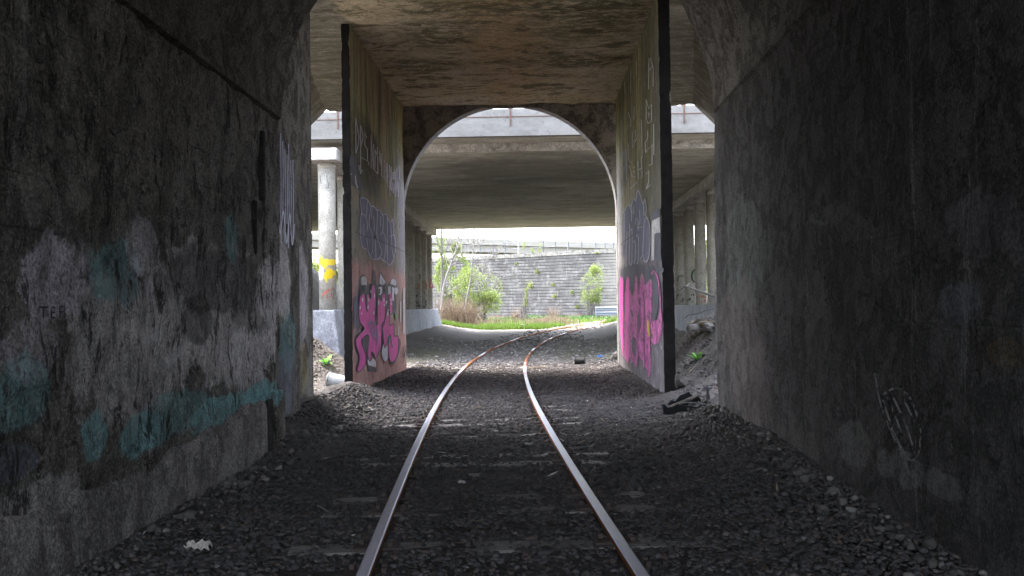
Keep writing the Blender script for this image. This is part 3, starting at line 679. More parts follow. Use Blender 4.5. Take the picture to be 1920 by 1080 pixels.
# left panel: pink bubble piece
def Z(x, y): return (640+x/4.323, 500+y/4.32)       # coordinates read off an enlarged crop
p = Paint(lp)
p.blob([Z(*q) for q in ((150, 90), (185, 65), (210, 95), (215, 135), (250, 130), (255, 30), (275, 45), (283, 130), (300, 150), (318, 40), (365, 130), (372, 155), (400, 110), (430, 95), (450, 130), (440, 230), (435, 370), (300, 400), (200, 400), (140, 330), (145, 200))], DGREY, 0)
p.blob([Z(*q) for q in ((160, 95), (185, 78), (205, 100), (205, 150), (190, 145), (165, 150))], PALE, 1)
p.poly([Z(*q) for q in ((308, 135), (318, 55), (362, 130), (340, 145), (330, 150))], WHITE, 1)
p.blob([Z(*q) for q in ((398, 140), (405, 108), (430, 98), (447, 125), (440, 155), (415, 145))], WHITE, 1)
p.poly([Z(*q) for q in ((300, 165), (330, 165), (330, 210), (318, 230), (300, 225))], WHITE, 1); p.poly([Z(*q) for q in ((378, 160), (402, 160), (402, 215), (380, 230))], WHITE, 1)
p.poly([Z(*q) for q in ((412, 165), (428, 170), (425, 280), (412, 270))], WHITE, 1)
p.blob([Z(*q) for q in ((432, 175), (450, 170), (462, 195), (450, 225), (433, 215))], WHITE, 1)
for q in (((162, 150), (190, 150), (190, 210), (165, 205)), ((232, 140), (248, 140), (245, 200), (230, 195)), ((302, 180), (315, 180), (315, 218), (302, 222)), ((338, 155), (354, 155), (354, 205), (340, 205))): p.poly([Z(*w) for w in q], BLK, 2)
pink = [
 [(150, 250), (165, 225), (190, 235), (200, 330), (210, 360), (205, 240), (220, 220), (240, 260), (245, 160), (262, 150), (275, 170), (282, 300), (276, 400), (292, 470), (293, 270), (305, 250), (325, 280), (332, 230), (350, 215), (360, 250), (358, 380), (345, 450), (330, 470), (326, 640), (300, 700), (278, 745), (262, 705), (245, 690), (242, 745), (228, 765), (214, 700), (222, 560), (185, 572), (165, 610), (195, 700), (200, 770), (175, 820), (145, 852), (128, 835), (150, 740), (120, 640), (118, 590), (150, 545), (185, 500), (150, 440), (142, 340)],
 [(370, 360), (382, 345), (390, 420), (395, 480), (425, 460), (430, 560), (455, 560), (462, 600), (460, 690), (440, 750), (410, 775), (390, 750), (382, 660), (384, 560), (365, 640), (350, 655), (343, 590), (335, 500), (345, 470)],
 [(390, 240), (400, 215), (412, 235), (412, 350), (402, 385), (392, 350)]]
for q in pink:
    p.blob([Z(*w) for w in q], PINK, 3, 3)
    if len(q) > 8: p.line([Z(*w) for w in q+q[:1]], 1.7, DGREY, 4)
p.blob([Z(*q) for q in ((222, 450), (255, 440), (285, 470), (300, 600), (280, 640), (262, 580), (235, 540))], VIOL, 5)
p.blob([Z(*q) for q in ((168, 600), (200, 570), (218, 580), (208, 690), (190, 690))], DGREY, 5)
p.line([Z(*q) for q in ((398, 548), (402, 600), (415, 655))], 2.6, DGREY, 5)
p.line([Z(*q) for q in ((332, 470), (330, 600), (318, 690))], 1.8, DGREY, 5)
p.poly([Z(*q) for q in ((337, 625), (352, 660), (372, 635), (380, 730), (362, 768), (338, 755), (328, 700))], WHITE, 4); p.poly([Z(*q) for q in ((208, 745), (235, 770), (262, 740), (280, 770), (280, 815), (215, 795))], WHITE, 4)
p.poly([Z(*q) for q in ((218, 805), (288, 818), (285, 855), (215, 845))], DGREY, 2)
p.blob([Z(*q) for q in ((440, 560), (480, 600), (472, 680), (440, 770), (410, 792), (380, 780), (395, 770), (450, 720), (462, 640))], DGREY, 2)
for (x, y, h) in ((152, 330, 30), (164, 380, 18), (172, 270, 40), (222, 270, 35), (216, 330, 45), (262, 375, 30), (268, 235, 40), (303, 290, 45), (345, 270, 40), (350, 310, 25), (403, 270, 35), (404, 300, 20), (376, 380, 45), (380, 350, 16), (240, 200, 30), (365, 290, 30)):
    p.blob([Z(x-5, y), Z(x, y-h/2), Z(x+6, y), Z(x, y+h/2)], WHITE, 5)
p.blob([Z(436, 380), Z(442, 372), Z(448, 400), Z(442, 425), Z(436, 410)], GRN, 3)
p.poly([Z(*q) for q in ((500, 180), (514, 170), (515, 540), (497, 545))], PALE, 2); p.poly([Z(*q) for q in ((458, 480), (468, 480), (468, 555), (458, 550))], PALE, 2); p.poly([Z(*q) for q in ((474, 280), (485, 285), (484, 450), (475, 440))], PALE, 2)
for q in (((490, 650), (510, 690), (495, 740), (515, 700)), ((500, 640), (520, 670), (500, 780)), ((508, 660), (495, 700), (520, 730))): p.line([Z(*w) for w in q], .8, BLK, 2)
p.blob([Z(*q) for q in ((105, 250), (135, 260), (150, 420), (110, 500), (100, 400))], SLATE, 1)
p.done('graffiti', PIL, 'pink and white bubble graffiti')
# left panel: grey throw-up with lilac outline
def Z3(x, y): return (640+x/6., 340+y/6.)
p = Paint(lp)
body = [(212, 200), (240, 182), (280, 200), (300, 215), (330, 270), (345, 290), (360, 275), (400, 330), (432, 320), (460, 370), (510, 375), (520, 420), (555, 460), (578, 425), (592, 600), (612, 720), (585, 880), (540, 945), (522, 920), (500, 900), (470, 892), (440, 860), (400, 880), (350, 870), (330, 840), (300, 800), (280, 760), (240, 740), (215, 640), (212, 420), (225, 360)]
p.blob([Z3(*q) for q in body], SLATE, 0, 3); p.line([Z3(*q) for q in body+body[:1]], .9, LILAC, 1)
for q in (((215, 400), (240, 365), (275, 400), (292, 480), (290, 560)), ((250, 480), (255, 625)), ((285, 400), (290, 260), (300, 215)), ((300, 215), (330, 290), (312, 480), (350, 610), (350, 780), (322, 840)), ((345, 300), (340, 430)), ((345, 290), (375, 285), (405, 350), (400, 600), (455, 790), (440, 840), (400, 878)), ((365, 390), (372, 560)), ((440, 390), (440, 510)), ((455, 370), (470, 400), (470, 480), (465, 560), (440, 600)), ((465, 560), (495, 640), (492, 800), (478, 890)), ((515, 400), (518, 640), (518, 890)), ((285, 630), (300, 760), (315, 830)), ((380, 650), (388, 800), (388, 870)), ((545, 625), (580, 605), (605, 640), (600, 730)), ((510, 700), (515, 850)), ((555, 460), (565, 620), (570, 760), (590, 850))):
    p.line([Z3(*w) for w in q], .85, LILAC, 2)
p.line([Z3(*q) for q in ((340, 300), (335, 430), (332, 520))], 1.3, BLK, 1)
for q in (((210, 990), (225, 900), (245, 890), (270, 920)), ((130, 970), (140, 890), (165, 880), (200, 940))): p.line([Z3(*w) for w in q], .9, SAL, 1)
p.done('graffiti', PIL, 'grey bubble lettering outlined in lilac')
# left panel: pale tags, upper wall
def Z5(x, y): return (640+x/6.754, 200+y/6.75)
p = Paint(lp); W = 1.5
for q in (((180, 140), (185, 590)), ((180, 140), (200, 260), (225, 380), (210, 500), (185, 590)), ((243, 235), (245, 850)), ((243, 235), (270, 330), (272, 410), (248, 495)), ((325, 400), (298, 320), (298, 490), (330, 540), (330, 690), (255, 640)), ((375, 360), (378, 780)), ((378, 400), (408, 790)), ((408, 470), (410, 790)), ((410, 790), (462, 850)), ((430, 545), (425, 790)), ((430, 545), (460, 640), (462, 850)), ((458, 510), (458, 600)), ((485, 560), (485, 700)), ((485, 560), (500, 740), (515, 590), (510, 870)), ((510, 870), (550, 900)), ((545, 670), (548, 920)), ((585, 710), (565, 790), (590, 880), (575, 960)), ((610, 740), (612, 980)), ((612, 740), (632, 860), (635, 760), (640, 1000)), ((660, 860), (680, 790), (690, 850), (670, 900), (660, 860)), ((178, 870), (185, 960), (205, 1030)), ((220, 740), (245, 850), (268, 800)), ((120, 860), (135, 848)), ((345, 690), (348, 740))):
    p.line([Z5(*w) for w in q], W if q[0][0] > 300 else 1.8, PALE, 1, False)
for x, y0, y1 in ((360, 30, 200), (512, 0, 80), (620, 20, 110)): p.line([Z5(x, y0), Z5(x+3, y1)], 1.2, SAL, 1, False)
p.blob([Z5(*q) for q in ((110, 640), (150, 600), (190, 720), (230, 900), (270, 1000), (240, 1060), (150, 1000), (110, 860))], DGREY, 0)
for k in range(26):
    x = random.uniform(560, 735); y = random.uniform(690, 960)+(x-560)*.3; p.line([Z5(x, y), Z5(x+random.uniform(-12, 12), y+random.uniform(80, 220))], random.uniform(.8, 2.4), LILAC if k % 2 else PALE, 0, False)
p.done('graffiti', PIL, 'pale grey letter tags')
# ragged crack across the panel
p = Paint(lp); p.line([Z3(*q) for q in ((160, 570), (230, 610), (300, 625), (370, 640), (430, 665), (520, 710), (560, 720), (620, 750), (715, 795))], 1.0, BLK, 3, False); p.line([Z3(*q) for q in ((185, 330), (190, 430), (180, 570))], 1.0, BLK, 3, False)
p.blob([Z3(*q) for q in ((365, 620), (380, 600), (395, 635), (375, 655))], BLK, 3); p.done('crack', PIL)
# right panel
def Y8(x, y): return (1150+x/4.154, 500+y/4.154)
p = Paint(rp)
mag = [(50, 100), (65, 85), (78, 110), (82, 200), (95, 190), (105, 85), (125, 100), (135, 200), (155, 220), (170, 90), (178, 70), (190, 110), (200, 190), (212, 110), (222, 55), (235, 90), (255, 150), (288, 98), (300, 130), (303, 300), (290, 420), (285, 540), (290, 700), (290, 800), (277, 862), (262, 800), (245, 770), (235, 790), (232, 740), (210, 710), (195, 690), (185, 770), (175, 782), (155, 740), (140, 750), (128, 700), (112, 752), (95, 720), (80, 700), (68, 650), (60, 500), (48, 300)]
p.blob([Y8(*q) for q in mag], MAG, 1, 3)
p.blob([Y8(*q) for q in ((50, 100), (66, 86), (76, 120), (72, 400), (75, 690), (66, 640), (56, 500), (48, 300))], PINK, 2); p.blob([Y8(*q) for q in ((95, 200), (105, 90), (122, 105), (125, 300), (110, 500), (118, 700), (106, 740), (96, 620))], PINK, 2)
p.blob([Y8(*q) for q in ((300, 400), (340, 420), (370, 330), (378, 480), (350, 590), (310, 600), (290, 540))], MAG, 1)
p.blob([Y8(*q) for q in ((300, 80), (322, 70), (348, 130), (355, 230), (345, 340), (320, 420), (302, 400), (305, 200))], DGREY, 3)
p.line([Y8(*q) for q in ((295, 60), (315, 35), (345, 90), (360, 200), (365, 340))], 2.4, MAG, 3)
for q in (((148, 560), (160, 550), (172, 580), (175, 680), (160, 700), (145, 650)), ((135, 330), (150, 350), (155, 390), (140, 380)), ((190, 360), (205, 380), (205, 510), (190, 470)), ((78, 100), (88, 200), (84, 700), (78, 600))): p.blob([Y8(*w) for w in q], DGREY, 3)
p.blob([Y8(*q) for q in ((262, 430), (275, 425), (285, 530), (272, 535))], YEL, 4)
p.blob([Y8(*q) for q in ((85, 0), (370, 0), (372, 60), (320, 30), (285, 95), (255, 140), (222, 45), (178, 60), (150, 200), (130, 150), (110, 80), (88, 120))], DGREY, 0)
for q in (((212, 110), (222, 55), (235, 90)), ((255, 150), (288, 100), (300, 130)), ((172, 110), (178, 72), (188, 110))): p.line([Y8(*w) for w in q], 1.3, SAL, 4)
for q in (((95, 300), (105, 600), (108, 740)), ((125, 250), (128, 500), (140, 745)), ((150, 500), (165, 780), (180, 770), (188, 600)), ((200, 250), (205, 300), (212, 240)), ((240, 200), (238, 600), (245, 760))): p.line([Y8(*w) for w in q], 1.1, VIOL if q[0][0] < 200 else DGREY, 4)
p.done('graffiti', PIR, 'tall magenta flame-shaped graffiti')
def Y7(x, y): return (1150+x/5.4, 340+y/5.4)
p = Paint(rp)
body = [(98, 320), (125, 275), (150, 235), (165, 240), (180, 250), (205, 170), (225, 200), (240, 110), (255, 95), (275, 150), (300, 230), (318, 180), (335, 280), (322, 340), (345, 375), (368, 460), (372, 620), (360, 760), (330, 818), (300, 800), (270, 790), (235, 840), (205, 830), (175, 860), (150, 850), (130, 880), (115, 760), (95, 760), (92, 560)]
p.blob([Y7(*q) for q in body], SLATE, 0, 3); p.line([Y7(*q) for q in body[:20]], 1.0, PALE, 1)
for q in (((340, 370), (315, 400), (305, 560), (300, 740), (330, 815), (360, 760), (372, 600), (365, 440), (340, 370)), ((240, 470), (300, 460)), ((222, 440), (232, 375), (250, 400), (250, 500)), ((205, 170), (185, 240), (190, 330)), ((160, 430), (170, 500), (190, 500), (188, 830)), ((165, 620), (165, 500)), ((165, 620), (160, 800), (178, 850), (192, 800)), ((205, 620), (215, 600), (225, 660), (222, 780), (210, 830)), ((232, 560), (242, 540), (255, 600), (252, 800), (235, 838)), ((300, 740), (275, 785)), ((110, 320), (108, 640)), ((140, 500), (130, 700), (128, 870)), ((155, 240), (180, 300), (185, 400)), ((305, 230), (310, 350)), ((265, 290), (270, 400), (262, 440)), ((205, 250), (205, 330))):
    p.line([Y7(*w) for w in q], 1.0, PALE, 2)
p.poly([Y7(*q) for q in ((390, 400), (470, 360), (475, 520), (440, 520), (415, 550), (412, 800), (385, 800))], PALE, 0); p.poly([Y7(*q) for q in ((416, 530), (480, 520), (482, 810), (416, 805))], DGREY, 1)
p.poly([Y7(*q) for q in ((385, 305), (470, 270), (475, 350), (388, 405))], DGREY, 1)
p.line([Y7(*q) for q in ((75, 645), (120, 600), (160, 575), (215, 530))], 1.0, BLK, 3, False)
p.done('graffiti', PIR, 'dark slate bubble lettering with thin pale outline')
def Y6(x, y): return (1150+x/3.6, 60+y/3.6)
p = Paint(rp)
for q in (((240, 180), (238, 385)), ((240, 260), (268, 230)), ((248, 175), (270, 240), (268, 365)), ((222, 455), (240, 520), (258, 488), (258, 600), (235, 618), (222, 590), (222, 455)), ((235, 540), (240, 580), (250, 545)), ((232, 665), (232, 720), (215, 745), (217, 815)), ((215, 815), (262, 760), (262, 890), (240, 900)), ((272, 620), (274, 830)), ((128, 670), (128, 785)), ((128, 785), (170, 690)), ((148, 660), (150, 710)), ((135, 740), (158, 715)), ((134, 915), (146, 910)), ((134, 945), (146, 938)), ((136, 980), (148, 975)), ((220, 960), (240, 935), (240, 1010), (222, 1060)), ((222, 1060), (250, 1030)), ((190, 590), (195, 850)), ((100, 750), (105, 870), (125, 880)), ((85, 790), (90, 1000)), ((165, 870), (170, 990), (195, 980), (190, 840)), ((172, 930), (198, 915)), ((140, 500), (138, 590)), ((118, 260), (116, 410)), ((156, 195), (157, 290)), ((100, 540), (118, 600), (115, 640)), ((75, 340), (80, 420)), ((112, 1060), (160, 1010)), ((105, 900), (128, 980))):
    p.line([Y6(*w) for w in q], 1.3, PALE, 1, False)
for k in range(14):
    x = random.uniform(50, 130); y = random.uniform(760, 1000); p.line([Y6(x, y), Y6(x+random.uniform(-6, 6), y+random.uniform(60, 160))], random.uniform(.8, 2.2), FAINT, 0, False)
p.done('graffiti', PIR, 'thin pale tags on the mossy upper wall')
# left tunnel jamb: dripping white tag ; tunnel wall letters
p = Paint(lambda x, y, l: onX(x, y, -2.78+.003*l))
for x, y0, y1 in ((522, 330, 430), (526, 250, 440), (530, 265, 400), (534, 280, 455), (538, 290, 420), (541, 270, 465), (545, 300, 440), (549, 300, 455)): p.line([(x, y0), (x+1, (y0+y1)/2), (x, y1)], 1.5, LILAC, 1)
p.line([(521, 400), (526, 440), (531, 395), (538, 458), (543, 400), (548, 460), (552, 420)], 1.8, WHITE, 2)
p.done('graffiti', TUN, 'dripping pale tag on the left jamb')
p = Paint(lambda x, y, l: onX(x, y, LX+.04+.003*l))
for q in (((72, 576), (90, 576)), ((81, 576), (81, 596)), ((96, 576), (96, 596)), ((96, 576), (104, 576)), ((96, 586), (103, 586)), ((96, 596), (105, 595)), ((112, 576), (112, 595)), ((112, 576), (122, 574)), ((112, 585), (120, 584))): p.line(q, 3, BLK, 1, False)
p.done('graffiti', TUN, 'small black letters on the left wall')
p = Paint(lambda x, y, l: onX(x, y, 2.405-.003*l))
for q in (((1655, 740), (1680, 728), (1705, 745), (1725, 800), (1722, 850), (1705, 862), (1680, 820), (1655, 750)), ((1675, 745), (1700, 800), (1715, 850)), ((1690, 740), (1715, 790)), ((1665, 745), (1690, 810)), ((1640, 700), (1655, 770), (1690, 850), (1705, 890))): p.line(q, 3.6, FAINT, 1)
p.done('graffiti', TUN, 'faint pale looping tag on the right wall')

# ================================================================== HIGHWAY OVERPASS
HW = thing('highway_overpass', 'wide grey concrete highway overpass on two rows of round columns', 'overpass', (0, 28, 0))
b = MB(); b.box(-45, 45, 29.3, 57.2, 6.08, 6.9); b.obj('deck', MAT_DECK, HW)
b = MB(); b.box(-45, 45, 28.3, 29.297, 6.33, 6.9); b.box(-45, 45, 29.27, 29.298, 6.083, 6.329, 1); b.box(-45, 45, 57.203, 57.8, 6.3, 6.9); b.obj('overhang', [MAT_DECK, MAT_BEAM], HW)
b = MB(); b.box(-45, 45, 28.05, 28.297, 6.33, 7.1); b.box(-45, 45, 57.803, 58.05, 6.2, 7.1); b.obj('parapet', MAT_PARA, HW)
rl = MB(); rl.box(-45, 45, 28.03, 28.046, 6.866, 6.884); rl.tube([(-45, 28.17, 7.42), (45, 28.17, 7.42)], .03, 6); rl.box(-45, 45, 28.14, 28.2, 7.2, 7.23); rl.obj('railing', MAT_RUST, HW)
x0 = onY(957, 215, 28.05).x
for k in range(-5, 6):
    x = x0+k*4.9; q = MB(); q.box(x-.07, x+.07, 28.1, 28.24, 7.1, 7.42); q.box(x-.02, x+.02, 28.02, 28.047, 6.6, 7.3); q.obj('railing_post', MAT_RUST, HW, bevel=.01)
for sx, cx, topw in ((-1, -5.92, .42), (1, 6.68, .42)):
    b = MB(); b.box(cx-.42, cx+.42, 28.0, 57.2, 5.73, 6.077); b.obj('cap_beam', MAT_BEAM, HW, bevel=.03)
    b = MB(); s = .30*1
    poly = [(cx-.55, 27.6, -.5), (cx+.62, 27.6, -.5), (cx+.36, 27.75, 1.48), (cx-.36, 27.75, 1.48)]
    poly2 = [(cx-.8, 58.0, -.5), (cx+.85, 58.0, -.5), (cx+.40, 57.5, 1.5), (cx-.36, 57.5, 1.5)]
    N = 40; pr = []
    for i in range(N+1):
        t = i/N
        for A, B in zip(poly, poly2):
            e = .015*fbm(i*.9, A[2]*3+sx*5); pr.append((A[0]*(1-t)+B[0]*t+e, A[1]*(1-t)+B[1]*t, A[2]*(1-t)+B[2]*t+e*.5))
    b.v = pr
    for i in range(N):
        for k in range(4): b.f.append((i*4+k, i*4+(k+1) % 4, (i+1)*4+(k+1) % 4, (i+1)*4+k)); b.mi.append(0)
    b.f += [(3, 2, 1, 0), (N*4, N*4+1, N*4+2, N*4+3)]; b.mi += [0, 0]
    b.obj('crash_wall', MAT_CRASH, HW, bevel=.04)
    for k in range(11):
        cy = 28.6+2.8*k; r = .25 if k < 2 else (.22 if sx > 0 else .2)
        q = MB(); q.tube([(cx, cy, 1.4), (cx, cy, 5.55)], r, 24)
        q.tube([(cx, cy, 5.55), (cx, cy, 5.6), (cx, cy, 5.727)], [r*1.0, r*1.03, r*1.03], 24)
        c_ = q.obj('column', MAT_COL, HW, smooth=False)
        for pl in c_.data.polygons: pl.use_smooth = len(pl.vertices) == 4
        def cyl(x, y, l, cx=cx, cy=cy, r=r): return onCyl(x, y, cx, cy, r+.004+.002*l)
        sc = None
        if sx < 0 and k == 0:
            sc = Paint(cyl)
            for w_ in (((604, 556), (606, 549), (609, 548)), ((605, 552), (608, 551)), ((609, 547), (608, 552), (611, 551), (612, 545)), ((614, 544), (612, 546), (612, 549), (614, 548)), ((615, 542), (615, 547)), ((618, 541), (615, 544), (618, 546)), ((612, 555), (614, 552), (614, 560)), ((617, 552), (620, 550), (621, 553), (618, 558), (622, 557)), ((620, 543), (624, 540))): sc.line(w_, .9, RED, 1, False)
            for w_ in (((622, 545), (626, 540), (625, 560), (621, 550), (627, 553)), ((600, 330), (602, 345)), ((612, 330), (616, 350), (609, 352))): sc.line(w_, .8, DGREY, 1)
        elif sx < 0 and k in (8, 9, 10):
            sc = Paint(cyl)
            px = {8: 784, 9: 797, 10: 809}[k]
            if k < 10:
                for j in range(26):
                    xx = px+random.uniform(-4.5, 4.5); yy = random.choice((517, 531, 535, 540, 545, 553, 565, 574))+random.uniform(-3, 3)
                    sc.line([(xx, yy), (xx+random.uniform(-2, 2), yy+random.uniform(-4, 4)), (xx+random.uniform(-1.5, 2.5), yy+random.uniform(-3, 3))], .9, BLK if yy > 548 or yy < 520 else ORG, 1)
            else:
                sc.line([(809, 523), (806, 530), (806, 538), (811, 539), (812, 533), (808, 532)], 1.4, RED, 1)
        elif sx > 0 and k in (4, 5, 6):
            sc = Paint(cyl); px = {6: 1275, 5: 1296, 4: 1317}[k]
            if k == 5: sc.line([(1304, 505), (1299, 509), (1297, 518), (1300, 527), (1305, 529)], 3.0, BLK, 1); sc.line([(1302, 508), (1300, 516), (1304, 522)], 1., GRN, 2)
            if k == 6: sc.line([(1270, 528), (1272, 520), (1278, 517), (1283, 520)], 1.6, BLK, 1); sc.line([(1270, 540), (1276, 545), (1282, 538)], 1., BLK, 1)
            for j in range(9):
                xx = px+random.uniform(-6, 6); yy = 560+random.uniform(-10, 9); sc.line([(xx, yy), (xx+random.uniform(-3, 3), yy+random.uniform(-6, 6)), (xx+random.uniform(-2, 3), yy+random.uniform(-4, 4))], .9, ORG if k == 4 else BLK, 1)
        if sc: sc.done('graffiti', c_)

# ================================================================== FAR SIDE : retaining wall, fence, overpass
WP = [(-60, 128), (-30, 113), (-15, 104), (-8, 99), (0, 93.5), (5, 90), (10, 88.3), (16, 88), (30, 92), (55, 103)]
def cat(P, n=14):
    P = [Vector(p) for p in P]; o = []
    for i in range(len(P)-1):
        p0, p1, p2, p3 = P[max(i-1, 0)], P[i], P[i+1], P[min(i+2, len(P)-1)]
        for j in range(n):
            t = j/n; o.append(.5*((2*p1)+(p2-p0)*t+(2*p0-5*p1+4*p2-p3)*t*t+(3*p1-p0-3*p2+p3)*t**3))
    return o+[P[-1]]
WL = cat(WP)
RW = thing('retaining_wall', 'long curving retaining wall of grey stone block courses behind the trees', 'retaining wall', (5, 90, .6))
WT = 6.3; Hc = .29; rows = 21
me = bpy.data.meshes.new('block_face'); vs = []; fs = []; uvs = []
s_acc = [0]
for i in range(1, len(WL)): s_acc.append(s_acc[-1]+(WL[i]-WL[i-1]).length)
pr = []
for k in range(rows+1):
    z0 = WT-Hc*(rows-k+0)+0.; pr += [(z0+.0, .0), (z0+.035, -.07), (z0+Hc-.05, -.09), (z0+Hc-.002, -.01)]
pr = [q for q in pr if q[0] <= WT+.01]
bl = MB()
np_ = len(pr)
for i, p in enumerate(WL):
    t = (WL[min(i+1, len(WL)-1)]-WL[max(i-1, 0)]).normalized(); nn = Vector((-t.y, t.x))
    for z, d in pr: q = p+nn*d; bl.v.append((q.x, q.y, z))
for i in range(len(WL)-1):
    for k in range(np_-1): bl.f.append((i*np_+k, (i+1)*np_+k, (i+1)*np_+k+1, i*np_+k+1)); bl.mi.append(0)
bo = bl.obj('block_face', MAT_BLOCK, RW)
ul = bo.data.uv_layers.new(name='UVMap'); li = np.zeros(len(bo.data.loops), np.int32); bo.data.loops.foreach_get('vertex_index', li)
ucoord = np.array([(s_acc[v//np_], pr[v % np_][0]-WT+rows*Hc) for v in range(len(bl.v))], np.float32)
ul.data.foreach_set('uv', ucoord[li].ravel())
b = MB(); ring = []
for i, p in enumerate(WL):
    t = (WL[min(i+1, len(WL)-1)]-WL[max(i-1, 0)]).normalized(); nn = Vector((-t.y, t.x))
    for d, z in ((-.16, WT+.004), (.5, WT+.004), (.5, WT+.38), (-.16, WT+.38)): q = p+nn*d; b.v.append((q.x, q.y, z))
for i in range(len(WL)-1):
    for k in range(4): b.f.append((i*4+k, i*4+(k+1) % 4, (i+1)*4+(k+1) % 4, (i+1)*4+k)); b.mi.append(0)
b.obj('coping', MAT_COPE, RW)
FN = thing('fence', 'thin blue-grey steel post and rail fence along the top of the retaining wall', 'fence', (5, 90.3, WT+.38))
run = MB()
for z in (.5, 1.1): run.tube([(p.x, p.y+.25, WT+.38+z) for p in WL], .022, 5)
run.obj('rail', MAT_FENCE, FN)
def wl_at(px):
    best = None
    for i in range(len(WL)-1):
        for j in range(8):
            p = WL[i].lerp(WL[i+1], j/8); d = ray(px, 470); x = d.x/d.y*p.y
            e = abs(x-p.x)
            if best is None or e < best[0]: best = (e, p)
    return best[1]
for px in (826, 850, 875, 900, 925, 947, 1019, 1042, 1066, 1091, 1117, 1135, 1151, 1180, 1210, 1240, 1270):
    p = wl_at(px); q = MB(); q.tube([(p.x, p.y+.25, WT+.3), (p.x, p.y+.25, WT+.38+1.15)], .04, 6); q.obj('post', MAT_FENCE, FN)
for px, ytop, r, lb in ((972, 433, .09, 'thick grey utility pole standing above the wall left of centre'), (1065, 437, .035, 'thin bare pole rising above the fence right of centre')):
    p = wl_at(px); zt = onY(px, ytop, p.y+.7).z; q = MB(); q.tube([(p.x, p.y+.7, WT-1), (p.x, p.y+.7, zt)], [r, r*.85], 8)
    q.tube([(p.x, p.y+.7, WT+.3), (p.x, p.y+.7, WT+.42)], r*1.6, 8)
    tag(q.obj('utility_pole', MAT_POLE, None, (p.x, p.y+.7, WT)), lb, 'pole')
p = wl_at(1128); q = MB(); q.box(p.x-.65, p.x+.65, p.y+.2, p.y+.26, WT+1.42, WT+1.52); q.obj('top_bar', MAT_FENCE, FN)
# upper ground behind the wall
b = MB(); U = [(p.x, p.y+.45) for p in WL]
for x, y in U: b.v += [(x, y, WT+.05), (x*1.6, y+200, WT+.05)]
for i in range(len(U)-1): b.f.append((2*i, 2*i+1, 2*i+3, 2*i+2)); b.mi.append(0)
kind(b.obj('upper_ground', MAT_GROUND), 'structure')
DO = thing('distant_overpass', 'pale beige road bridge crossing far beyond the fenced wall', 'overpass', (0, 140, WT))
b = MB()
pl_, pr_ = onY(830, 447, 140), onY(1163, 457, 140); sl = (pr_.z-pl_.z)/(pr_.x-pl_.x)
for x in (-60, 60):
    z = pl_.z+sl*(x-pl_.x); b.v += [(x, 140, z-1.75), (x, 147, z-1.75), (x, 147, z), (x, 140, z)]
b.f = [(0, 1, 2, 3), (4, 5, 6, 7)]+[(k, (k+1) % 4, 4+(k+1) % 4, 4+k) for k in range(4)]; b.mi = [0]*6
b.obj('deck', MAT_FAR, DO)
b = MB()
for x in (-60, 60):
    z = pl_.z+sl*(x-pl_.x); b.v += [(x, 139.6, z-.75), (x, 139.997, z-.75), (x, 139.997, z+.1), (x, 139.6, z+.1)]
b.f = [(0, 1, 2, 3), (4, 5, 6, 7)]+[(k, (k+1) % 4, 4+(k+1) % 4, 4+k) for k in range(4)]; b.mi = [0]*6
b.obj('parapet', MAT_FAR, DO)
for x in (-33, -19, -5.1, 9, 23):
    z = pl_.z+sl*(x-pl_.x); q = MB(); q.box(x-.5, x+.5, 142, 144, WT-.5, z-1.75); q.obj('pier', MAT_FAR, DO)

# guardrail
gp = onY(1117, 598, 80)
GR = thing('guardrail', 'galvanised double-beam guardrail on posts beside the far track', 'guardrail', (gp.x, 80, G(gp.x, 80)))
gz = gp.z
for zc in (.42, .80):
    b = MB(); pf_ = [(0, -.15), (-.05, -.11), (-.05, -.05), (0, -.02), (0, .02), (-.05, .05), (-.05, .11), (0, .15)]
    for x in (gp.x, gp.x+9): b.v += [(x, 80+d, gz+zc+h) for d, h in pf_]
    b.f = [(i, i+1, 9+i, 8+i) for i in range(7)]; b.mi = [0]*7
    o = b.obj('beam', MAT_GALV, GR); sd = o.modifiers.new('solid', 'SOLIDIFY'); sd.thickness = .006
for k in range(5):
    b = MB(); x = gp.x+.05+2*k; b.box(x-.06, x+.06, 80.02, 80.14, gz-.5, gz+.97); b.obj('post', MAT_GALV, GR, bevel=.01)

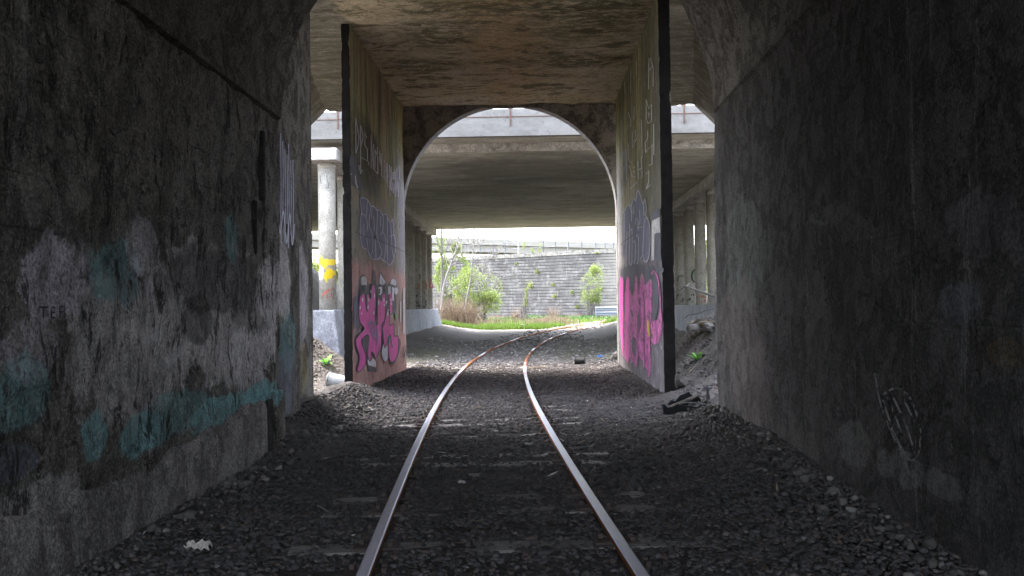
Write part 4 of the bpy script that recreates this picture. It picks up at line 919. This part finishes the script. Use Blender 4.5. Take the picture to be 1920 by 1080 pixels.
# ================================================================== VEGETATION
def tree(base_, paths, twigs, mat, label, cat_='tree', name='bare_tree', seed=1, group=None, blossoms=None):
    """paths: list of (pixel list, r0, r1) drawn at the tree's own distance with depth wander"""
    R = random.Random(seed); Y = base_
    p0 = onY(*paths[0][0][0], Y); root = thing(name, label, cat_, (p0.x, Y, G(p0.x, Y)), group)
    b = MB(); tw = MB()
    for pts, r0, r1 in paths:
        P = []; dy = 0; slope = R.uniform(-.35, .35)
        for i, q in enumerate(pts):
            v = onY(q[0], q[1], Y); v.y = Y+slope*max(0, (v.z-p0.z))*(0 if pts is paths[0][0] else 1)*.5; P.append(v)
        if pts is paths[0][0]: P[0].z = G(P[0].x, Y)-.1
        P = [Vector(v) for v in P]; m = []
        for i in range(len(P)-1):
            for t in (0, .5): v = P[i].lerp(P[i+1], t); m.append(v+Vector((R.uniform(-.03, .03), R.uniform(-.03, .03), 0)))
        m.append(P[-1]); L = len(m)
        b.tube(m, [r0+(r1-r0)*i/(L-1) for i in range(L)], 7)
        for k in range(twigs):
            i = R.randrange(L//3, L); s = m[i]; a = R.uniform(0, 6.28); el = R.uniform(.3, 1.1); ln = R.uniform(.6, 2.0)*(1 if r0 > .03 else .6)
            d = Vector((math.cos(a)*math.cos(el), math.sin(a)*math.cos(el), math.sin(el)))
            q = [s]; 
            for j in range(4): d = (d+Vector((R.uniform(-.25, .25), R.uniform(-.25, .25), R.uniform(-.05, .25)))).normalized(); q.append(q[-1]+d*ln/4)
            tw.tube(q, [.016, .012, .009, .006, .004], 4)
            for e in range(3):
                s2 = q[R.randrange(1, 4)]; d2 = (d+Vector((R.uniform(-.8, .8), R.uniform(-.8, .8), R.uniform(-.2, .5)))).normalized()
                tw.tube([s2, s2+d2*ln*.2, s2+d2*ln*.42+Vector((0, 0, .05))], [.008, .006, .003], 3)
    b.obj('trunk', mat, root, smooth=True); tw.obj('twig_crown', BARK if mat is BARK else BARKD, root)
    return root
tree(72, [([(827, 585), (828, 557), (829, 500), (828, 430), (827, 395)], .10, .05), ([(828, 480), (822, 455), (818, 440), (812, 415)], .04, .02), ([(829, 500), (838, 470), (845, 445), (850, 425)], .035, .015)], 16, BARKD, 'tall bare grey tree with straight trunk, nearest the left column row', seed=3, group='bare trees before the wall')
tree(70, [([(824, 588), (830, 545), (834, 528), (843, 503), (848, 488), (855, 468), (860, 447), (858, 415)], .085, .03), ([(848, 488), (858, 470), (868, 450), (876, 425)], .045, .015), ([(843, 503), (855, 490), (866, 478)], .03, .01), ([(860, 447), (868, 430), (874, 410)], .03, .012)], 18, BARK, 'forked bare whitish tree leaning right, between the two upright bare trees', seed=5, group='bare trees before the wall')
tree(68, [([(870, 590), (873, 572), (880, 540), (884, 515), (887, 480), (889, 432), (890, 400)], .075, .03), ([(882, 535), (897, 530), (912, 524), (920, 518)], .03, .012), ([(885, 517), (900, 508), (915, 498), (926, 490)], .03, .012), ([(880, 547), (900, 545), (925, 541), (940, 540)], .028, .01), ([(887, 480), (900, 462), (912, 440), (920, 425)], .03, .01), ([(878, 555), (860, 545), (850, 540), (836, 556)], .025, .01), ([(884, 520), (905, 514), (945, 520), (968, 512)], .018, .006), ([(888, 470), (878, 450), (872, 430)], .02, .01), ([(886, 500), (910, 492), (935, 470), (955, 462)], .018, .006)], 20, BARK, 'slender bare pale tree with long branches reaching right over the wall', seed=8, group='bare trees before the wall')

def leaves(ctrs, rad, n, size, flat=.6, asp=.5):
    """n leaf quads spread in clumps (ctrs: list of centres, rad: list of radii vectors)"""
    C = np.array(ctrs); Rr = np.array(rad); idx = rng.integers(0, len(C), n)
    d = rng.normal(0, 1, (n, 3)); d /= np.linalg.norm(d, axis=1)[:, None]; d *= (rng.uniform(0, 1, n)**.45)[:, None]
    P = C[idx]+d*Rr[idx]
    u = rng.normal(0, 1, (n, 3)); u[:, 2] *= flat; u /= np.linalg.norm(u, axis=1)[:, None]
    w = np.cross(u, rng.normal(0, 1, (n, 3))); w /= np.linalg.norm(w, axis=1)[:, None]
    s = size*rng.uniform(.6, 1.4, n)[:, None]
    v = np.stack([P-u*s, P+w*s*asp, P+u*s, P-w*s*asp], 1).reshape(-1, 3)
    return v, np.arange(4*n).reshape(-1, 4)
def shrub(Y, blobs, n, size, mat, label, stems, name='shrub', cat_='shrub', stemmat=None, group=None, seed=1):
    """blobs: (px,py,rpx,rpy)"""
    R = random.Random(seed); k = Y/F; C = []; Rr = []
    for (px, py, rx, ry) in blobs:
        c = onY(px, py, Y)
        m = max(4, int(rx*ry/30))
        for j in range(m):
            a = R.uniform(0, 6.28); q = R.uniform(0, 1)**.5; dep = R.uniform(-1, 1)*rx*k*.7
            C.append((c.x+math.cos(a)*q*rx*k*.8, c.y+dep, c.z+math.sin(a)*q*ry*k*.8)); s = R.uniform(.22, .6)
            Rr.append((rx*k*s, rx*k*s, ry*k*s*.8))
    cx = onY(stems[0][0], stems[0][1], Y); gz_ = G(cx.x, Y)
    root = thing(name, label, cat_, (cx.x, Y, gz_), group)
    PT = []; nt_ = 0; nn = int(n*2.4)
    while len(PT) < nn and nt_ < nn*14:
        nt_ += 1; px, py, rx, ry = blobs[R.randrange(len(blobs))]; a = R.uniform(0, 6.28); q = R.uniform(0, 1)**.5*R.uniform(.75, 1.15)
        c = onY(px+math.cos(a)*q*rx, py+math.sin(a)*q*ry, Y); dep = R.uniform(-1, 1)*rx*k*.7
        w = mnoise.noise(Vector((c.x*1.7, (c.y+dep)*1.2, c.z*1.1+seed)))+.6*mnoise.noise(Vector((c.x*4.5, dep*3, c.z*3+seed)))
        if w < .04+.35*(q-.5) or c.z < gz_: continue
        PT.append((c.x, c.y+dep, c.z))
    PT = np.array(PT); v, f = leaves(PT, np.full((len(PT), 3), .10), len(PT), size*.6) if mat is not DRY else (None, None); 
    if mat is DRY:
        tv = []; nb = n//8
        for q_ in range(nb):
            bx = blobs[R.randrange(len(blobs))]; cx_ = onY(bx[0]+R.gauss(0, .6)*bx[2], bx[1], Y); yb = Y+R.uniform(-1, 1)*bx[2]*k*.8; zt = onY(bx[0], bx[1]-bx[3]*R.uniform(-.6, 1.1), Y).z
            z0_ = G(cx_.x, yb)-.05; h_ = max(.25, zt-z0_); lx, ly = R.gauss(0, .28)*h_, R.gauss(0, .28)*h_; w_ = R.uniform(.006, .014)
            A_ = Vector((cx_.x, yb, z0_)); T_ = A_+Vector((lx, ly, h_)); M_ = A_.lerp(T_, .5)+Vector((R.gauss(0, .06), R.gauss(0, .06), .03))
            for (p_, q2, wa, wb) in ((A_, M_, w_, w_*.8), (M_, T_, w_*.8, w_*.3)): tv += [p_-Vector((wa, 0, 0)), p_+Vector((wa, 0, 0)), q2+Vector((wb, 0, 0)), q2-Vector((wb, 0, 0))]
            for e_ in range(3):
                s0_ = M_.lerp(T_, R.uniform(0, .9)); e0_ = s0_+Vector((R.gauss(0, .16), R.gauss(0, .16), R.uniform(.02, .22))); tv += [s0_-Vector((0, 0, .006)), s0_+Vector((0, 0, .006)), e0_+Vector((0, 0, .004)), e0_-Vector((0, 0, .004))]
        v = [tuple(t_) for t_ in tv]; f = np.arange(len(v)).reshape(-1, 4)
    npobj('foliage', v, f, mat, root)
    b = MB()
    for j in range(min(len(C), 30)):
        e = Vector(C[R.randrange(len(C))]); s = Vector((cx.x+R.uniform(-.15, .15)*len(blobs), Y+R.uniform(-.2, .2), gz_-.05)); mid = s.lerp(e, .5)+Vector((R.uniform(-.2, .2), R.uniform(-.2, .2), R.uniform(0, .3)))
        b.tube([s, mid, e], [.03, .02, .008], 5)
    b.obj('stem', stemmat or BARKD, root)
    return root
shrub(75, [(838, 525, 26, 48), (824, 490, 16, 60), (855, 545, 30, 34), (862, 500, 22, 28), (850, 465, 14, 16)], 6500, .075, LEAF_BUSH, 'loose light green shrub behind the forked bare tree', [(832, 588)], seed=2)
shrub(73, [(905, 548, 30, 38), (885, 560, 38, 30), (922, 545, 22, 26), (915, 572, 28, 18), (890, 520, 30, 24), (870, 535, 26, 26)], 6500, .07, LEAF_BUSH, 'bright rounded green shrub right of the slender pale tree', [(898, 590)], seed=4)
shrub(82, [(1110, 535, 24, 34), (1116, 520, 18, 26), (1105, 555, 18, 28), (1113, 512, 14, 14), (1120, 560, 12, 22)], 2600, .07, LEAF_BUSH, 'wispy light green sapling against the wall left of the guardrail', [(1112, 592)], 'sapling', 'sapling', seed=6)
shrub(78, [(986, 560, 4, 10), (985, 575, 5, 10), (987, 545, 3, 8), (991, 532, 6, 10)], 260, .07, LEAF_YEL, 'thin upright yellow-green seedling standing in front of the wall', [(984, 590)], 'seedling', 'seedling', seed=7)
shrub(66, [(850, 575, 16, 12), (870, 580, 18, 12), (885, 572, 12, 12), (838, 570, 12, 14), (860, 560, 18, 10)], 2600, .05, DRY, 'low thicket of brown dry stems at the foot of the bare trees', [(862, 592)], 'dry_bush', 'dry bush', DRY, seed=9)
shrub(79, [(972, 582, 8, 10), (962, 588, 8, 6)], 380, .05, DRY, 'small tuft of straw-coloured dry stalks before the wall', [(968, 594)], 'dry_bush', 'dry bush', DRY, seed=10)
shrub(80, [(1030, 578, 8, 8), (1044, 580, 6, 7)], 300, .05, DRY, 'sparse pinkish dry stalks behind the dark green leaf patch', [(1036, 592)], 'dry_bush', 'dry bush', DRY, seed=11)
# plants rooted in the wall
wall_spots = [(968, 494, 3, 3, 'round green tuft below the coping left of centre'), (1006, 508, 6, 6, 'green tuft high on the wall under the thick pole'), (1119, 474, 3, 2, 'small dark green tuft just under the right coping'), (1072, 548, 4, 5, 'yellow-green tuft halfway up the wall right of centre'), (1040, 555, 5, 5, 'yellowish hanging plant in the middle of the wall'), (1082, 573, 4, 5, 'small leafy plant low on the wall left of the sapling'), (998, 470, 4, 5, 'green shoots sprouting on the coping beside the thick pole'), (995, 535, 6, 9, 'climbing plant above the yellow-green seedling'), (1037, 534, 4, 5, 'faint leafy sprig near the wall centre'), (1128, 541, 4, 4, 'small round tuft right of the sapling'), (1012, 465, 4, 12, 'pale yellow shoot standing above the coping'), (982, 462, 4, 12, 'pale green shoot standing above the coping by the pole')]
for i, (px, py, rx, ry, lb) in enumerate(wall_spots):
    p = wl_at(px); Y = p.y-.22; k = Y/F; c = onY(px, py, Y); m = 5
    C = [(c.x+random.uniform(-.6, .6)*rx*k, c.y+random.uniform(-.1, .1), c.z+random.uniform(-.6, .6)*ry*k) for _ in range(m)]
    v, f = leaves(C, [(rx*k*.5, .12, ry*k*.5)]*m, 110, .055); root = npobj('wall_plant', v, f, LEAF_YEL if i % 3 else LEAF_BUSH, None, (c.x, p.y-.1, c.z-ry*k))
    tag(root, lb, 'plant', 'plants growing on the stone wall')
# side greenery beyond the columns
shrub(58, [(1330, 470, 26, 50), (1345, 520, 30, 40), (1300, 500, 30, 40), (1275, 520, 20, 40)], 5200, .10, LEAF_YEL, 'yellow-green bush lit behind the right-hand column row', [(1320, 575)], seed=21)
shrub(62, [(590, 520, 40, 30), (640, 515, 20, 10), (560, 500, 40, 40)], 3600, .1, LEAF_BUSH, 'green bush on the bank behind the left-hand column row', [(590, 540)], seed=22)

# grass, ground cover
def blades(n, fn, h0, h1, wd, mat, name, label):
    P = []
    while len(P) < n:
        q = fn()
        if q: P.append(q)
    P = np.array(P); a = rng.uniform(0, 6.28, n); h = rng.uniform(h0, h1, n); ln = rng.normal(0, .35, n)*h; b_ = rng.uniform(0, 6.28, n)
    dx, dy = np.cos(a)*wd, np.sin(a)*wd; z = np.zeros(n)
    A = P+np.stack([dx, dy, z-.02], 1); B = P-np.stack([dx, dy, z+.02], 1); Cc = P+np.stack([np.cos(b_)*ln, np.sin(b_)*ln, h], 1)
    v = np.stack([A, B, Cc], 1).reshape(-1, 3); o = kind(npobj(name, v, np.arange(3*n).reshape(-1, 3), mat), 'stuff'); o['label'] = label
def strip():
    x = random.uniform(-9, 9); y = random.uniform(57.5, 66) if random.random() < .7 else random.uniform(57, 86)
    c = ctr(y)
    if abs(x-c) < 1.7: return None
    if x > c+1.7 and random.random() < .6: return None
    e = mnoise.noise(Vector((x*.35, y*.25, 4)))
    if y < 58+1.2*mnoise.noise(Vector((x*.6, 2, 0))) or (e < -.1 and y > 60.5): return None
    return (x, y, G(x, y))
blades(26000, strip, .10, .30, .022, GRASSM, 'grass', 'bright green grass verge beyond the overpass')
def tufts():
    x, y = random.choice(((3.4, 30.5), (2.3, 26.8), (2.6, 29), (-3.6, 27.8), (5.8, 62)))
    x += random.gauss(0, .25); y += random.gauss(0, .7); return (x, y, G(x, y))
def straw():
    x = random.uniform(-6, 5); y = random.uniform(66, 86)
    if abs(x-ctr(y)) < 1.8 or mnoise.noise(Vector((x*.4, y*.3, 9))) < .0: return None
    return (x, y, G(x, y))
blades(5000, straw, .15, .5, .018, DRY, 'dry_grass', 'straw-coloured dry grass before the stone wall')
C = []; Rr = []
for (px, py, rx, ry, Y) in ((1000, 588, 20, 6, 82), (1022, 587, 22, 5, 83), (985, 592, 14, 4, 80), (1060, 594, 24, 4, 82), (1085, 595, 26, 4, 81), (960, 594, 26, 4, 82), (1110, 598, 16, 3, 80), (935, 596, 22, 3, 80), (1040, 592, 20, 4, 82)):
    for j in range(14):
        c = onY(px+random.gauss(0, .5)*rx, py, Y); C.append((c.x, Y+random.uniform(-1, 1), G(c.x, Y)+random.uniform(.05, ry*Y/F*1.1))); Rr.append((.35, .35, .14))
v, f = leaves(C, Rr, 5200, .09); o = kind(npobj('ground_cover', v, f, LEAF_DARK), 'stuff'); o['label'] = 'dark green leafy ground cover along the wall foot'

# broad-leaved weeds in the side gaps
def weed(px, py, Y, size, label, seed):
    R = random.Random(seed); c = gpt(px, py, .02); root = thing('weed', label, 'weed', tuple(c), 'broad-leaved weeds in the side gaps'); st = MB()
    for k in range(11):
        a = R.uniform(0, 6.28); el = R.uniform(.35, 1.2); L = size*R.uniform(.6, 1.1); d = Vector((math.cos(a)*math.cos(el), math.sin(a)*math.cos(el), math.sin(el)))
        side = d.cross(Vector((0, 0, 1))).normalized(); b = MB(); rows_ = []
        for i in range(6):
            t = i/5; p = c+d*L*(.15+.85*t)+Vector((0, 0, -.35*L*t*t)); w = L*.17*math.sin(math.pi*(t*.92+.06)); rows_ += [p-side*w+Vector((0, 0, .02*L)), p, p+side*w+Vector((0, 0, .02*L))]
        b.add(rows_, [(i*3+j, i*3+j+1, i*3+j+4, i*3+j+3) for i in range(5) for j in (0, 1)]); b.obj('leaf', LEAF_BRIGHT, root, smooth=True)
        st.tube([c-Vector((0, 0, .05)), c+d*L*.16], .008*1.5, 5)
    st.obj('stem', LEAF_DARK, root)
# ================================================================== DEBRIS
WOOD = plain('old_wood', (.07, .057, .047), .9, .4, 12); WOODP = plain('pale_wood', (.17, .135, .095), .85, .3, 12); STONEM = plain('grey_stone', (.12, .11, .102), .95, .5, 7, bump=.8)
DARKP = plain('black_plastic', (.014, .014, .016), .7, .2, 10); WHITEP = plain('dirty_white_plastic', (.15, .155, .157), .5, .25, 9); PAPER = plain('dirty_paper', (.5, .46, .42), .8, .3, 20); BLUEP = plain('blue_plastic', (.05, .16, .42), .5, .2, 10)
DARKST = plain('dark_slab', (.07, .062, .055), .95, .4, 8, bump=.6)
def gpt(px, py, lift=0.):
    d = ray(px, py); t = 4.
    for i in range(2500):
        p = CAM+d*t
        if p.z <= G(p.x, p.y)+.012: break
        t += .03
    p.z = G(p.x, p.y)+lift; return p
weed(611, 684, 20.5, .32, 'bright green leafy weed on the earth bank left of the pink-graffiti panel', 1)
weed(1307, 676, 16.5, .27, 'bright green leafy weed on the rubble bank right of the black panel edge', 2)
def rock(name, px, py, size, sq, mat, label, cat_, seed, sub=2, rot=0, tilt=0, at=None, group=None):
    R = random.Random(seed); bm = bmesh.new(); bmesh.ops.create_icosphere(bm, subdivisions=sub, radius=1)
    c = at or gpt(px, py)
    rm = Matrix.Rotation(rot, 3, 'Z') @ Matrix.Rotation(tilt, 3, 'Y')
    for v in bm.verts:
        n = 1+.55*mnoise.noise(v.co*1.3+Vector((seed*3.1, 0, 0)))+.25*mnoise.noise(v.co*3.5+Vector((0, seed, 0)))
        q = Vector((v.co.x*sq[0], v.co.y*sq[1], v.co.z*sq[2]))*n*size
        v.co = rm @ q
    b = MB(); bm.verts.index_update(); b.add([v.co+c+Vector((0, 0, sq[2]*size*.5)) for v in bm.verts], [tuple(v.index for v in f.verts) for f in bm.faces]); bm.free()
    return tag(b.obj(name, mat, None, tuple(c)), label, cat_, group)
rock('concrete_slab', 1287, 722, .26, (1, .75, .38), DARKST, 'dark wedge-shaped broken slab lying below the right-hand weed', 'slab', 3, 2, .3, .15)
rock('stone', 1160, 672, .17, (1, .8, .8), STONEM, 'pale angular stone at the far foot of the magenta panel', 'stone', 5)
for i, (px, py, s, lb) in enumerate(((1303, 618, .16, 'leaning broken block in the rubble above the right-hand weed'), (1330, 612, .14, 'rough stone at the upper right of the rubble bank'), (1295, 610, .12, 'small stone at the left end of the rubble heap'))):
    rock('stone', px, py+6, s, (1, .8, .7), STONEM, lb, 'stone', 20+i, 2, i*1.1, .3, None, 'stones of the rubble bank')
def stick(name, px0, px1, r, mat, label, cat_, lift=.02, bend=.03, group=None, Y=None, seed=0):
    R = random.Random(seed); a = gpt(*px0, lift) if Y is None else onY(*px0, Y[0]); b_ = gpt(*px1, lift) if Y is None else onY(*px1, Y[1])
    P = [a.lerp(b_, i/6)+Vector((R.uniform(-bend, bend), R.uniform(-bend, bend), abs(R.uniform(0, bend)))) for i in range(7)]
    b = MB(); b.tube(P, [r*(1-.09*i) for i in range(7)], 7); return tag(b.obj(name, mat, None, tuple(a)), label, cat_, group)
# logs on the rubble bank
for i, (p0, p1, r, y0, y1, lb) in enumerate((((1300, 634), (1318, 622), .08, 19.3, 20.3, 'short dark sawn log with its end facing the track in the rubble'), ((1314, 612), (1345, 608), .06, 20, 20.6, 'pale log lying across the top of the rubble bank'), ((1288, 612), (1308, 604), .07, 20.6, 21.6, 'mossy grey log at the crest of the rubble bank'))):
    o = stick('log', p0, p1, r, (WOOD, WOODP, WOOD)[i], lb, 'log', .04, .015, 'logs on the rubble bank', None, i+4)
# dead branch in the right gap
R = random.Random(5); b = MB(); m0 = [onY(1342, 557, 17.6), onY(1320, 549, 17.8), onY(1300, 542, 18.), onY(1287, 537, 18.1), onY(1270, 538, 18.2)]
b.tube(m0, [.022, .02, .016, .012, .006], 6)
for s, e in (((1287, 537), (1277, 521)), ((1287, 537), (1262, 548)), ((1290, 539), (1270, 556)), ((1287, 537), (1294, 530)), ((1303, 543), (1296, 533)), ((1320, 549), (1328, 541))): b.tube([onY(*s, 18.1), onY(*e, 18.25)], [.010, .004], 5)
b.tube([onY(1350, 520, 17.5), onY(1342, 557, 17.6), onY(1345, 640, 17.6)], [.02, .025, .03], 6)
tag(b.obj('dead_branch', BARK, None, tuple(m0[0])), 'bare pinkish dead branch across the right-hand gap before the columns', 'branch')
stick('stick', (1283, 596), (1345, 578), .012, BARK, 'thin grey twig lying over the rubble against the right crash wall', 'stick', group=None, Y=(21, 20), seed=2)
stick('stick', (993, 692), (1027, 690), .022, WOODP, 'short pale stick lying against the right rail', 'stick', .03, .01, seed=3)
stick('stick', (786, 685), (808, 694), .02, WOOD, 'dark twig on the gravel near the far foot of the pink panel', 'stick', .03, .02, seed=4)
stick('stick', (1290, 702), (1310, 682), .012, WOODP, 'thin pale twig just below the right-hand weed', 'stick', .02, .01, seed=6)
stick('stick', (1268, 655), (1290, 690), .01, WOOD, 'long dry twig sloping down the bank beside the black panel edge', 'stick', .03, .01, seed=7)
stick('stick', (596, 951), (620, 965), .009, WHITEP, 'small white straw on the dark ballast left of the track', 'straw', .02, .002, seed=8)
stick('stick', (500, 828), (540, 856), .02, WOOD, 'grey broken lath at the foot of the left jamb', 'stick', .04, .01, seed=9)
stick('stick', (560, 762), (600, 748), .03, WOOD, 'rotten dark plank by the rounded end of the left jamb', 'stick', .05, .01, seed=12)
stick('stick', (604, 695), (622, 715), .015, WOOD, 'dead root on the bank under the left-hand weed', 'stick', .03, .02, seed=13)
pts = []; sz = []
for k in range(900):
    left = random.random() < .5; y = random.uniform(4, 14.5); x = (-2.62+abs(random.gauss(0, .16))) if left else (2.4-abs(random.gauss(0, .2)))
    pts.append((x, y, G(x, y)+.03)); sz.append(random.choice((.012, .014, .016, .02, .024, .03, .045))*random.uniform(.7, 1.3))
v, f = stones(np.array(pts), np.array(sz)); CH = M('fallen_plaster', .95); CH.color(CH.ramp(CH.island(), [(0, (.035, .032, .029)), (.6, (.075, .068, .064)), (.9, (.12, .11, .103)), (1, (.22, .205, .195))])); o = kind(npobj('plaster_rubble', v, f, CH.m), 'stuff'); o['label'] = 'fallen plaster chips and rubble along the tunnel wall feet'
# cup
c = gpt(1088, 683, .0); b = MB(); ax = Vector((.95, -.25, .06)).normalized(); R0, R1, L = .085, .11, .26; p0 = c+Vector((.12, 0, .10)); p1 = p0-ax*L
b.tube([p0, p0.lerp(p1, .25), p1], [R0*.92, R0, R1], 20, cap=False); b.tube([p1+ax*.002, p1+ax*.03], [R1*1.06, R1*1.04], 20, cap=False); b.tube([p0+ax*.004, p0-ax*.012], [R0*.92, R0*.92], 20)
o = b.obj('plant_pot', DARKP, None, tuple(c)); tag(o, 'black plastic pot lying on its side right of the track', 'pot'); sd = o.modifiers.new('solid', 'SOLIDIFY'); sd.thickness = .006
# bucket by the left panel
c = onY(628, 735, 18.0); c.z = G(c.x, c.y)-.01; BK = thing('bucket', 'dirty white plastic bucket lying on its side behind the black left panel edge', 'bucket', tuple(c))
ax = Vector((-.9, .3, .12)).normalized(); b = MB(); p0 = c+Vector((.22, 0, .15)); p1 = p0+ax*.36
b.tube([p0, p0.lerp(p1, .5), p1], [.125, .135, .145], 24, cap=False); b.tube([p0, p0+ax*.01], [.124, .124], 24); o = b.obj('pail', WHITEP, BK, smooth=False); sd = o.modifiers.new('solid', 'SOLIDIFY'); sd.thickness = .006
b = MB(); b.tube([p1-ax*.03, p1], [.154, .154], 24, cap=False); b.tube([p1-ax*.08, p1-ax*.07], [.15, .15], 24, cap=False); b.obj('rim', WHITEP, BK)
b = MB(); H = []
sd_ = ax.cross(Vector((0, 0, 1))).normalized(); u_ = sd_.cross(ax)
for i in range(13): t = math.pi*i/12; H.append(p1-ax*.05+sd_*.15*math.cos(t)+(u_*.11+ax*.06-sd_*0)*math.sin(t))
b.tube(H, .006, 5); b.obj('handle', DARKP, BK)
# wreck of black crate bottom right
c = gpt(1295, 772); CR = thing('crate', 'broken black crate leaning at the foot of the right panel edge', 'crate', tuple(c)); x0, y0, z0 = c.x-.33, c.y+.15, c.z-.03
def jag(n, h0, h1, sd):
    R = random.Random(sd); return [R.uniform(h0, h1) for _ in range(n)]
def board(nm, A, B, thick, hs):
    A, B = Vector(A), Vector(B); n = len(hs)-1; P = [A, B]+[A.lerp(B, 1-i/n)+Vector((0, 0, h)) for i, h in enumerate(hs)]; d = (B-A).cross(Vector((0, 0, 1))).normalized()*thick
    b = MB(); b.extrude(P, d); b.obj(nm, DARKP, CR)
board('front_board', (x0-.02, y0, z0), (x0+.62, y0+.07, z0-.03), .025, jag(11, .09, .15, 1))
b = MB(); b.extrude([(x0+.02, y0+.08, z0+.02), (x0+.60, y0+.12, z0+.0), (x0+.55, y0+.5, z0+.03), (x0+.05, y0+.45, z0+.05)], (0, 0, .025)); b.obj('base', DARKP, CR)
board('side_board', (x0+.61, y0+.05, z0-.03), (x0+.66, y0+.55, z0), .03, [.34, .3, .2, .24, .16, .17, .1])
board('back_board', (x0+.03, y0+.5, z0), (x0+.60, y0+.58, z0), .03, [.08, .2, .17, .25, .22, .2, .12, .14, .06, .09])
b = MB(); b.tube([(x0+.2, y0+.0, z0+.135), (x0+.36, y0+.02, z0+.15), (x0+.56, y0+.03, z0+.12)], .008, 6); b.obj('rim', WHITEP, CR)
b = MB(); b.tube([(x0+.1, y0+.2, z0+.06), (x0+.4, y0+.35, z0+.16), (x0+.52, y0+.45, z0+.2)], [.03, .026, .015], 7); b.obj('splinter', WOOD, CR)
# scraps
def scrap(px, py, sx, sy, mat, label, cat_, seed, name='litter', h=.03):
    R = random.Random(seed); c = gpt(px, py, .02); b = MB(); N = 7
    V = [(c.x+(i/(N-1)-.5)*sx*(1+.2*fbm(j*.7, seed))+.02*fbm(i, j, seed), c.y+(j/(N-1)-.5)*sy+.03*fbm(i*.8, j*.9, seed+3), c.z+h*(.6+fbm(i*.9, j*.9, seed*2.3))) for j in range(N) for i in range(N)]
    b.add(V, [(j*N+i, j*N+i+1, (j+1)*N+i+1, (j+1)*N+i) for j in range(N-1) for i in range(N-1)]); o = b.obj(name, mat, None, tuple(c)); tag(o, label, cat_); s_ = o.modifiers.new('solid', 'SOLIDIFY'); s_.thickness = .004; return o
scrap(372, 1035, .14, .13, PAPER, 'crumpled grey paper on the dark ballast in the left foreground', 'paper', 1, 'paper', .045)
scrap(992, 836, .085, .12, WHITEP, 'small crushed clear plastic cup between the rails', 'plastic', 2, 'crushed_cup', .02)
scrap(866, 908, .06, .06, PAPER, 'tiny pinkish scrap between the rails in the foreground', 'scrap', 6, 'paper', .02)
scrap(1125, 671, .16, .12, BLUEP, 'small blue plastic scrap on the gravel beside the magenta panel', 'plastic', 3, 'plastic_scrap', .05)
scrap(1110, 669, .22, .1, WHITEP, 'white plastic wrapper on the gravel left of the blue scrap', 'plastic', 4, 'plastic_wrapper', .04)
scrap(992, 637, .5, .5, WHITEP, 'crumpled white plastic sheet between the rails far under the overpass', 'plastic', 5, 'plastic_sheet', .06)
rock('stone', 757, 975, .035, (1, .8, .7), STONEM, 'pale pebble cluster beside the left rail in the foreground', 'stone', 41)
rock('concrete_block', 884, 611, .25, (1, .6, .45), STONEM, 'small pinkish broken block at the edge of the grass under the overpass', 'block', 42)
rock('earth_lump', 980, 615, .3, (1, .7, .5), DARKST, 'dark lump of earth at the grass edge left of the track', 'earth lump', 43)

# ================================================================== LIGHT
w_ = bpy.data.worlds.new('World'); scene.world = w_; w_.use_nodes = True; nt = w_.node_tree; bg = nt.nodes['Background']
sky = nt.nodes.new('ShaderNodeTexSky'); sky.sky_type = 'NISHITA'; sky.sun_disc = False
EL, AZ = math.radians(64), math.radians(305)      # sun behind the camera, to its left
sky.sun_elevation = EL; sky.sun_rotation = AZ; sky.air_density = 1.; sky.dust_density = 4.; sky.ozone_density = 1.
hs = nt.nodes.new('ShaderNodeHueSaturation'); hs.inputs['Saturation'].default_value = .5
nt.links.new(sky.outputs[0], hs.inputs['Color']); nt.links.new(hs.outputs[0], bg.inputs[0]); bg.inputs[1].default_value = .15
sd = bpy.data.lights.new('sun', 'SUN'); sd.energy = .6; sd.angle = math.radians(25); sd.color = (1, .96, .9); so = bpy.data.objects.new('sun', sd); col.objects.link(so)
dirv = Vector((math.sin(AZ)*math.cos(EL), math.cos(AZ)*math.cos(EL), math.sin(EL)))
so.rotation_euler = dirv.to_track_quat('Z', 'Y').to_euler(); so.location = (0, -10, 30)
scene.view_settings.view_transform = 'Standard'; scene.view_settings.look = 'None'; scene.view_settings.exposure = 4.2; scene.view_settings.gamma = 1
cy = scene.cycles; cy.max_bounces = 12; cy.diffuse_bounces = 8; cy.glossy_bounces = 4; cy.transparent_max_bounces = 16; cy.sample_clamp_indirect = 6.
cy.use_denoising = True
for o in bpy.data.objects:
    if '_w' in o: del o['_w']
